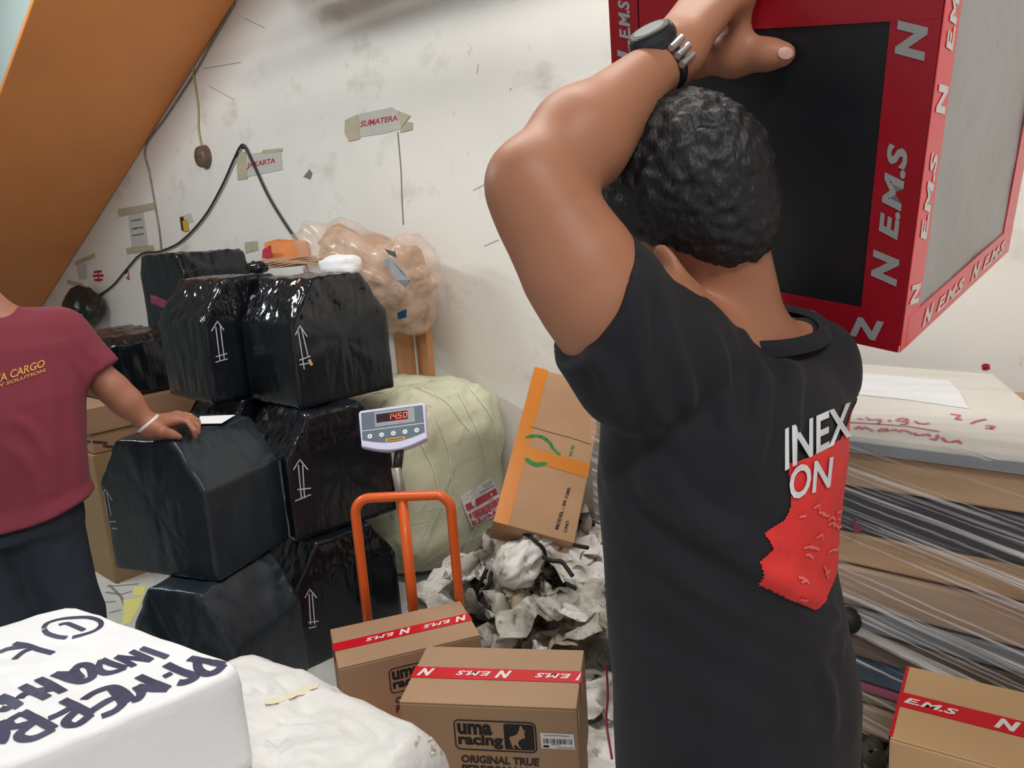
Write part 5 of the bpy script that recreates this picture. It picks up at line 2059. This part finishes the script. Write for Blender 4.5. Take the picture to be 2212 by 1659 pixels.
def sandals(parent, anks, fdir):
    for a in anks:
        c = np.array([a[0], a[1], 0])+fdir*.045
        sx = np.array([-fdir[1], fdir[0], 0])
        o_ = [c+fdir*.135*math.cos(t)+sx*.046*math.sin(t)*(1+.12*math.cos(t)) for t in np.linspace(0, 2*math.pi, 24, endpoint=False)]
        v, f = slab([p+ZU*.018 for p in o_], ZU, .018)
        put('sandal_sole', v, f, M['sandal'], parent)
        P = [c+fdir*.05+sx*.046*math.cos(t)+ZU*(.012+.062*math.sin(t)) for t in np.linspace(0, math.pi, 12)]
        v, f = sweep(P, .009, 8)
        put('sandal_strap', v, f, M['sandal'], parent, smooth=True)


face(man, hp, Ah)
sandals(man, [hipL+np.array([0, 0, 0])-fd*.02+fd*.06, hipR-fd*.02-fd*.06], fd)
# nail on the thumb
NB = bvh_of(body)
qn = [(1688+16*math.cos(t), 115+12*math.sin(t)) for t in np.linspace(0, 2*math.pi, 20, endpoint=False)]
qn = [(x+8, y) for x, y in qn]
P = [hit(NB, *q_) for q_ in qn]
P = [h[0]+h[1]*.0016 for h in P if h]
h = hit(NB, 1696, 115)
put('thumb_nail', [h[0]+h[1]*.0024]+P, [[0, 1+i, 1+(i+1) % len(P)] for i in range(len(P))], M['nail'], man, smooth=True)
# hair
H = Body()
hcut = (hp(0, 0, -.048), -(uh*.88-fh*.48))


def hair_fn(P):
    q = (P-hp(.006, 0, .030))@Ah.T
    r = np.array([.124, .098, .122])
    k0 = np.linalg.norm(q/r, axis=1)
    k1 = np.linalg.norm(q/(r*r), axis=1)+1e-9
    d = k0*(k0-1)/k1
    w_ = (np.sin(q[:, 0]*95+3*np.sin(q[:, 1]*60))*np.sin(q[:, 1]*105+2*np.sin(q[:, 2]*70))*np.sin(q[:, 2]*90+1.5*np.sin(q[:, 0]*80)))
    d = d-w_*.0042*np.clip((q[:, 2]+.06)/.06, 0, 1)
    return np.maximum(d, (P-hcut[0])@hcut[1])


def nape_fn(P):
    q = (P-hp(-.034, 0, -.050))@Ah.T
    r = np.array([.062, .068, .062])
    k0 = np.linalg.norm(q/r, axis=1)
    k1 = np.linalg.norm(q/(r*r), axis=1)+1e-9
    return k0*(k0-1)/k1


H.p += [(hair_fn, .03), (nape_fn, .04)]
V, F = H.mesh(hc-.19, hc+.19, .0045)
V = relax(V, F, 1, .5)
N_ = normals(V, F)
V = V+N_*(np.array([mnoise.fractal(Vector(p*70), 1, 2, 3) for p in V])*.0045)[:, None]
put('hair', V, F, M['hair'], man, smooth=True)
# t-shirt
S = Body()
S.loft([(at(1592, 1690, 1.22), .215, .175)]+[(c, a+da, b+db) for (c, a, b), (da, db) in zip(tor, [(.024, .026), (.024, .026), (.032, .028), (.034, .028), (.030, .022), (.020, .014)])], sd, fd, .05, .02)
S1_, S2_ = at(1377, 797, .975), at(1252, 596, .935)
sa_ = S2_-S1_
sa_ /= np.linalg.norm(sa_)
hemA, hemB = at(1345, 512, .945), at(1228, 792, .93)
hv_ = hemB-hemA
hv_ /= np.linalg.norm(hv_)
hn = np.cross(hv_, np.cross(sa_, hv_))
hn /= np.linalg.norm(hn)
hn = hn if hn@sa_ > 0 else -hn
S.cone(S1_, S2_, .084, .082, .02, (hemA, hn))
S.cone(at(1432, 756, 1.0), S1_, .080, .080, .02)
S.cone(at(1425, 740, .99), at(1330, 640, .955), .062, .070, .012, (hemA, hn))
S.cone(at(1560, 862, 1.08), at(1425, 765, 1.0), .078, .078, .04)
S.cone(at(1602, 782, 1.115), LS, .050, .058, .03)
S.cone(at(1640, 790, 1.14), RS, .052, .060, .05)
S.cone(RS, RS+(rel-RS)*.8, .064, .064, .04, (RS+(rel-RS)*.68, (rel-RS)/np.linalg.norm(rel-RS)))
V, F = S.mesh((-1.0, .6, .60), (-.15, 1.55, 1.6), .005)
V = relax(V, F, 2, .5)
N_ = normals(V, F)
shirt0 = BVHTree.FromPolygons([tuple(x) for x in V], [list(map(int, q_)) for q_ in F])


def on(pix):
    out = [hit(shirt0, *p) for p in pix]
    return [h[0] for h in out if h]


folds = [([(1330, 900), (1400, 1060), (1560, 1180), (1700, 1262), (1800, 1318)], .011, .020),
         ([(1300, 980), (1370, 1150), (1500, 1270), (1640, 1350), (1810, 1400)], .009, .022),
         ([(1310, 1120), (1400, 1270), (1560, 1390), (1740, 1460)], .007, .024),
         ([(1390, 960), (1480, 1090), (1600, 1160), (1690, 1190)], .008, .016),
         ([(1320, 1330), (1450, 1450), (1620, 1540)], .006, .026),
         ([(1375, 600), (1385, 720), (1410, 860), (1450, 960)], .008, .016),
         ([(1440, 650), (1465, 760), (1490, 860), (1530, 950)], .007, .014),
         ([(1520, 690), (1560, 800), (1580, 910), (1585, 1010)], .010, .017),
         ([(1610, 715), (1645, 820), (1640, 930), (1615, 1040)], .010, .015),
         ([(1690, 730), (1715, 820), (1715, 920), (1700, 1000)], .008, .014),
         ([(1640, 1150), (1740, 1172), (1832, 1130)], .010, .014),
         ([(1632, 1226), (1740, 1258), (1812, 1240)], .011, .014),
         ([(1700, 1330), (1770, 1350), (1815, 1330)], .010, .013),
         ([(1680, 1375), (1760, 1392), (1825, 1370)], .006, .016),
         ([(1760, 1420), (1790, 1500), (1800, 1600)], .006, .022),
         ([(1270, 760), (1300, 800), (1330, 880)], .007, .014)]
V = crease(V, N_, [(on(p), a*1.9, s) for p, a, s in folds if len(on(p)) > 2])
N_ = normals(V, F)
V = V+N_*(np.array([mnoise.fractal(Vector((p[0]*5, p[1]*5, p[2]*3.5)), 1, 2, 3) for p in V])*.006)[:, None]
shirt = put('t_shirt', V, F, M['black_shirt'], man, smooth=True)
SH = bvh_of(shirt)
# ribbed collar
na = hp(-.022, 0, -.055)-nb
na /= np.linalg.norm(na)
na = ZU*.95-FWH*.16-RTH*.02
na /= np.linalg.norm(na)
c1_ = np.cross(na, sd)
c1_ /= np.linalg.norm(c1_)
c2_ = np.cross(na, c1_)
cc = at(1636, 703, 1.135)
V, F = [], []
for (rr, hh) in ((.076, .000), (.080, .006), (.085, .007), (.089, -.002), (.093, -.014)):
    for j in range(48):
        t = 2*math.pi*j/48
        V.append(cc+(c1_*math.cos(t)+c2_*math.sin(t))*rr*1.12+na*hh)
F = [[i*48+j, i*48+(j+1) % 48, (i+1)*48+(j+1) % 48, (i+1)*48+j] for i in range(4) for j in range(48)]
put('collar', V, F, M['black_shirt'], shirt, smooth=True)
# trousers
T = Body()
T.loft([(tor[0][0]+np.array([0, 0, -.06]), .19, .15), (tor[1][0], .19, .145)], sd, fd, .05)
for hp_ in (hipL, hipR):
    s = -1 if hp_ is hipL else 1
    kne = hp_-fd*.02*s-ZU*.34
    ank = hp_-fd*.02-fd*.06*s
    ank[2] = .09
    T.cone(hp_, kne, .104, .08, .04)
    T.cone(kne, ank, .08, .062, .02, (ank, -ZU))
V, F = T.mesh((-1.0, .6, .02), (.1, 1.5, .95), .008)
put('trousers', relax(V, F, 2), F, M['charcoal'], man, smooth=True)


# red print across the back: a flat print area in back coordinates, laid onto the cloth
def backray(s_, z_):
    o_ = at(1570, 1000, 1.15)
    o_ = np.array([o_[0], o_[1], z_])+sd*s_-fd*.5
    loc, nor, i_, d_ = SH.ray_cast(Vector(o_), Vector(fd))
    return None if loc is None else (np.array(loc), np.array(nor))


def back_sz(px, py):
    h = hit(SH, px, py)
    if h is None:
        return None
    o_ = at(1570, 1000, 1.15)
    return ((h[0]-o_)@sd, h[0][2])


edgeL = [(1700, 1000), (1702, 1040), (1706, 1090), (1692, 1122), (1648, 1152), (1668, 1186), (1638, 1214), (1636, 1262), (1700, 1293), (1758, 1317)]
edgeT = [(1700, 1000), (1740, 990), (1775, 968), (1812, 948), (1838, 935)]
SZ = [back_sz(*p) for p in edgeL]
ST = [back_sz(*p) for p in edgeT]
SZ = [s for s in SZ if s]
ST = [s for s in ST if s]
smax = .17
zt_ = ST[-1][1]
zb_ = SZ[-1][1]
poly = SZ+[(SZ[-1][0]+.06, zb_+.005), (smax, zb_+.03), (smax, zt_+.03)]+ST[::-1][:-1]


def inside(x, y, P):
    r = False
    j = len(P)-1
    for i in range(len(P)):
        if (P[i][1] > y) != (P[j][1] > y) and x < (P[j][0]-P[i][0])*(y-P[i][1])/(P[j][1]-P[i][1])+P[i][0]:
            r = not r
        j = i
    return r


st_ = .0020
xs = np.arange(min(p[0] for p in poly), smax, st_)
zz_ = np.arange(min(p[1] for p in poly)-.01, max(p[1] for p in poly)+.01, st_)
vid, V, F = {}, [], []


def gv(i, j):
    if (i, j) not in vid:
        h = backray(xs[i], zz_[j])
        if h is None or h[1]@(-fd) < .03:
            vid[(i, j)] = None
        else:
            vid[(i, j)] = len(V)
            V.append(h[0]-fd*.0016+h[1]*.0006*(1 if h[1]@-fd > 0 else -1))
    return vid[(i, j)]


for i in range(len(xs)-1):
    for j in range(len(zz_)-1):
        if inside(xs[i]+st_/2, zz_[j]+st_/2, poly):
            q_ = [gv(i, j), gv(i+1, j), gv(i+1, j+1), gv(i, j+1)]
            if None not in q_:
                F.append(q_)
pr = put('shirt_print', V, F, M['shirt_red'], shirt, smooth=True)
PRB = bvh_of(shirt, pr)
for txt, q_ in (('INEX', ((1690, 930), (1832, 868), (1692, 1015), (1838, 938))), ('ON', ((1700, 1008), (1795, 985), (1702, 1082), (1792, 1050)))):
    tm_ = text2d(txt, .1, .02)
    v, f = fit2d(tm_, 0, 0, 1, 1)
    v, f = onquad((v, f), PRB, *q_, off=.0035)
    if len(f):
        put('print_lettering', v, f, M['shirt_white'], shirt)
fleck = []
r3 = np.random.default_rng(3)
for _ in range(18):
    x, y = r3.uniform(1715, 1820), r3.uniform(1085, 1215)
    fleck.append([(x, y), (x+r3.uniform(6, 16), y-r3.uniform(-4, 8)), (x+r3.uniform(10, 22), y+r3.uniform(-6, 10))])
fleck += [[(1722, 1248), (1735, 1250), (1745, 1262)], [(1728, 1258), (1742, 1254)], [(1778, 1222), (1784, 1236), (1786, 1248)], [(1780, 1240), (1790, 1230)], [(1728, 1292), (1742, 1296)]]
M['print_pale'] = mat('pale_print_pattern', (240, 120, 116), .6)
v, f = strokes(PRB, fleck, .0035, .0022, 4)
put('print_pattern', v, f, M['print_pale'], shirt)
# wrist watch
wa = LE+(LW-LE)*.93
wx = (LW-LE)/np.linalg.norm(LW-LE)
wn = at(1420, 40, .97)-at(1452, 118, 1.0)
wn = -FW*.55+UP*.75-RT*.45
wn -= wx*(wn@wx)
wn /= np.linalg.norm(wn)
wy = np.cross(wx, wn)
watch = put('watch_band', *sweep([wa+wn*math.cos(t)*.0375+wy*math.sin(t)*.0375 for t in np.linspace(0, 2*math.pi, 40, endpoint=False)], .0045, 8, True), M['watch'], man, smooth=True)
# flatten the band into a strap: widen along the forearm
me_ = watch.data
o0_ = ORG[watch.name]
for v_ in me_.vertices:
    p = np.array(v_.co)+o0_-wa
    a = p@wx
    v_.co = Vector(wa+p+wx*a*2.4-o0_)


def wdisc(name, r0, h0_, h1_w, m, r1=None, parent=watch, seg=28):
    r1 = r1 or r0
    V = []
    for rr, hh in ((r0, h0_), (r0, h0_+(h1_w-h0_)*.6), (r1, h1_w)):
        for j in range(seg):
            t = 2*math.pi*j/seg
            V.append(wa+wx*rr*math.cos(t)+wy*rr*math.sin(t)+wn*hh)
    F = [[i*seg+j, i*seg+(j+1) % seg, (i+1)*seg+(j+1) % seg, (i+1)*seg+j] for i in range(2) for j in range(seg)]
    F += [[2*seg+j for j in range(seg)], list(range(seg))[::-1]]
    return put(name, V, F, M[m], parent)


wdisc('watch_case', .0335, .026, .046, 'watch', .0310)
wdisc('watch_bezel', .0290, .046, .0500, 'watch', .0265)
wdisc('watch_dial', .0215, .050, .0508, 'watch_dial', .0210)
for i in range(3):
    t0 = math.radians(56+17*i)
    sgn = 1 if wy@RT > 0 else -1
    c = wa+wn*math.cos(t0)*.044+wy*sgn*math.sin(t0)*.044
    v, f = sweep([c-wx*.014, c+wx*.014], .0048, 8)
    put('band_link', v, f, M['silver'], watch)

# ------------------------------------------------------------------ the man in maroon
fa2 = math.radians(35)
fd2 = -FWH*math.cos(fa2)+RTH*math.sin(fa2)
ld2 = RTH*math.cos(fa2)+FWH*math.sin(fa2)         # towards his left
c0 = at(15, 1000, 2.3)
man2 = thing('person', 'man in a maroon t-shirt and dark jeans leaning a hand on the packages', 'person', (c0[0], c0[1], 0))
ring = lambda px, py, a, b: (at(px, py, 2.3), a, b)
tor2 = [ring(15, 1150, .14, .085), ring(15, 1080, .165, .11), ring(12, 980, .185, .13), ring(8, 860, .195, .13), ring(0, 750, .19, .115), ring(-8, 695, .14, .085)]
B = Body()
B.loft([(c, a-.01, b-.01) for c, a, b in tor2], ld2, fd2, .04)
L2, R2_ = at(128, 722, 2.40), at(-150, 735, 2.22)
nb2 = at(-38, 672, 2.30)
h2 = at(-92, 545, 2.28)
up2 = ZU*.99+RTH*-.1
up2 /= np.linalg.norm(up2)
fh2 = fd2-up2*(fd2@up2)
fh2 /= np.linalg.norm(fh2)
lh2 = np.cross(up2, fh2)
A2 = np.stack([fh2, lh2, up2])
hp2 = lambda f_, l_, u_: h2+fh2*f_+lh2*l_+up2*u_
B.ell(hp2(0, 0, .012), A2, (.098, .078, .108), .02)
B.ell(hp2(.035, 0, -.06), A2, (.062, .056, .070), .04)
B.ell(hp2(.098, 0, -.03), A2, (.018, .013, .026), .02)
B.cone(hp2(.088, -.02, -.072), hp2(.088, .02, -.072), .010, .010, .012)
for s in (-1, 1):
    B.ell(hp2(.085, s*.03, .0), A2, (.014, .018, .008), .012)
    B.ell(hp2(-.008, s*.083, -.02), A2, (.02, .010, .034), .012)
B.cone(nb2-ZU*.02, hp2(-.02, 0, -.05), .068, .058, .04)
B.cone(nb2-ZU*.03, L2, .06, .055, .05)
B.cone(nb2-ZU*.03, R2_, .06, .055, .05)
E2 = at(246, 842, 2.46)
W2_ = atz(326, 920, 1.005)
K2 = atz(384, 908, 1.005)
B.cone(L2, E2, .056, .045, .04)
B.cone(E2, E2+(W2_-E2)*.35, .045, .047, .03)
B.cone(E2+(W2_-E2)*.35, W2_, .047, .028, .02)
fing = [[K2+ZU*0, atz(408, 912, .998), atz(420, 930, .985), atz(423, 944, .962)],
        [atz(392, 903, 1.003), atz(414, 906, 1.0), atz(427, 920, .985), atz(428, 936, .962)],
        [atz(388, 899, 1.0), atz(410, 899, .998), atz(426, 909, .982), atz(430, 922, .962)],
        [atz(382, 897, .995), atz(402, 897, .99), atz(418, 904, .976), atz(424, 914, .962)]]
for q_ in fing:
    B.cone(W2_, q_[0], .027, .016, .022)
    B.chain(q_, [.0135, .0118, .0105, .009], .006, .014)
B.chain([W2_, atz(350, 932, .990), atz(372, 938, .975), atz(388, 944, .963)], [.026, .019, .014, .0105], .01, .02)
# other arm hangs at his side outside the picture
R3_ = R2_-ld2*.17-ZU*.25-fd2*.05
B.cone(R2_, R3_, .056, .045, .04)
W3_ = R3_-ld2*.02-ZU*.25
B.cone(R3_, W3_, .045, .03, .02)
for i in range(4):
    o_ = (-.03+.02*i)
    a = W3_+fd2*o_-ZU*.09
    B.cone(W3_, a, .026, .014, .02)
    B.chain([a, a-ZU*.04, a-ZU*.07+ld2*.012], [.0125, .011, .009], .006, .012)
B.chain([W3_, W3_+fd2*.045-ZU*.05, W3_+fd2*.05-ZU*.09], [.022, .015, .011], .008, .02)
hips2 = [tor2[0][0]+ld2*.095+np.array([0, 0, .05]), tor2[0][0]-ld2*.095+np.array([0, 0, .05])]
kn2 = [at(158, 1330, 2.42), at(5, 1330, 2.30)]
an2 = [np.array([kn2[0][0]+.03, kn2[0][1]+.03, .09]), np.array([kn2[1][0]-.02, kn2[1][1]-.01, .09])]
for a, b, c in zip(hips2, kn2, an2):
    B.cone(a, b, .085, .056, .04)
    B.cone(b, c, .056, .036, .02)
    B.cone(c-ZU*.045-fd2*.04, c-ZU*.055+fd2*.14, .036, .032, .02)
V, F = B.mesh((-3.35, .15, 0), (-2.0, 1.55, 1.80), .006)
V[:, 2] = np.maximum(relax(V, F, 2, .5)[:, 2], 0) if False else V[:, 2]
put('body', relax(V, F, 2, .5), F, M['skin2'], man2, smooth=True)
face(man2, hp2, A2)
sandals(man2, an2, fd2)
H = Body()
hcut2 = (hp2(0, 0, .0), -(up2*.80-fh2*.60))


def hair2(P):
    q = (P-hp2(-.004, 0, .026))@A2.T
    r = np.array([.108, .090, .112])
    k0 = np.linalg.norm(q/r, axis=1)
    k1 = np.linalg.norm(q/(r*r), axis=1)+1e-9
    return np.maximum(k0*(k0-1)/k1, (P-hcut2[0])@hcut2[1])


H.p.append((hair2, .02))
V, F = H.mesh(h2-.17, h2+.17, .006)
put('hair', relax(V, F, 1), F, M['hair'], man2, smooth=True)
S = Body()
S.loft([(at(17, 1120, 2.3), .24, .175)]+[(c, a+da, b+db) for (c, a, b), (da, db) in zip(tor2[1:], [(.06, .05), (.035, .035), (.022, .026), (.018, .018), (.016, .014)])], ld2, fd2, .04, .012)
se = E2-L2
se /= np.linalg.norm(se)
S.cone(L2, L2+se*.24, .072, .076, .05, (L2+(E2-L2)*.70, se*.9+ZU*-.1))
S.cone(nb2-ZU*.035, L2, .062, .066, .05)
S.cone(nb2-ZU*.035, R2_, .062, .066, .05)
sr = (R3_-R2_)/np.linalg.norm(R3_-R2_)
S.cone(R2_, R2_+sr*.24, .072, .076, .05, (R2_+sr*.2, sr))
V, F = S.mesh((-3.25, .2, .6), (-2.05, 1.4, 1.6), .0065)
V = relax(V, F, 2, .5)
# the hem rises towards his left hip
t_ = np.clip((V-c0)@ld2/.22, -1, 1)
V[:, 2] += np.clip((.95-V[:, 2])/.18, 0, 1)*np.maximum(t_, 0)**1.5*.055
N_ = normals(V, F)
shirt0 = BVHTree.FromPolygons([tuple(x) for x in V], [list(map(int, q_)) for q_ in F])
folds = [([(150, 800), (160, 900), (172, 1000), (190, 1070)], .010, .022), ([(95, 800), (110, 900), (120, 1000), (125, 1100)], .009, .02), ([(20, 900), (70, 930), (100, 990), (108, 1060)], .011, .02),
         ([(5, 960), (50, 990), (80, 1050), (85, 1110)], .009, .02), ([(140, 740), (165, 790), (185, 825)], .007, .016), ([(170, 720), (200, 770), (222, 800)], .006, .016), ([(5, 1030), (60, 1090)], .007, .02)]
V = crease(V, N_, [(on(p), a, s) for p, a, s in folds if len(on(p)) > 2])
N_ = normals(V, F)
V = V+N_*(np.array([mnoise.fractal(Vector((p[0]*5, p[1]*5, p[2]*3.5)), 1, 2, 3) for p in V])*.006)[:, None]
shirt2 = put('t_shirt', V, F, M['pink_shirt'], man2, smooth=True)
SH2 = bvh_of(shirt2)
V, F = [], []
cn = nb2-ZU*.01
nn2 = ZU*.85+fd2*.25
nn2 /= np.linalg.norm(nn2)
e1 = np.cross(nn2, ld2)
e1 /= np.linalg.norm(e1)
for (rr, hh) in ((.074, .012), (.081, .018), (.087, .010), (.092, -.006), (.099, -.024)):
    for j in range(40):
        t = 2*math.pi*j/40
        V.append(cn+(e1*math.cos(t)+np.cross(nn2, e1)*math.sin(t))*rr+nn2*hh)
put('collar', V, [[i*40+j, i*40+(j+1) % 40, (i+1)*40+(j+1) % 40, (i+1)*40+j] for i in range(4) for j in range(40)], M['pink_shirt'], shirt2, smooth=True)
for txt, q_, m in (('VA CARGO', ((-12, 812), (95, 776), (-10, 830), (97, 792)), 'gold_print'), ('RY SOLUTION', ((-12, 834), (97, 796), (-11, 841), (98, 803)), 'gold_print')):
    v, f = onquad(fit2d(text2d(txt, .15, .02), 0, 0, 1, 1), SH2, *q_, off=.003)
    if len(f):
        put('shirt_lettering', v, f, M[m], shirt2)
T = Body()
T.loft([(hips2[0]*.5+hips2[1]*.5-ZU*.06, .19, .15), (tor2[1][0], .19, .125)], ld2, fd2, .05)
for a, b, c in zip(hips2, kn2, an2):
    T.cone(a, b, .108, .088, .035)
    T.cone(b, c, .088, .072, .02, (c, -ZU))
V, F = T.mesh((-3.2, .15, .03), (-2.0, 1.5, 1.0), .009)
V = relax(V, F, 2)
N_ = normals(V, F)
V = V+N_*(np.array([mnoise.fractal(Vector((p[0]*8, p[1]*8, p[2]*6)), 1, 2, 3) for p in V])*.006)[:, None]
put('jeans', V, F, M['navy'], man2, smooth=True)
wb = E2+(W2_-E2)*.93
wx2 = (W2_-E2)/np.linalg.norm(W2_-E2)
s1 = np.cross(wx2, ZU)
s1 /= np.linalg.norm(s1)
s2 = np.cross(s1, wx2)
put('bracelet', *sweep([wb+s1*math.cos(t)*.036+s2*math.sin(t)*.036 for t in np.linspace(0, 2*math.pi, 32, endpoint=False)], .0062, 8, True), M['bracelet'], man2, smooth=True)
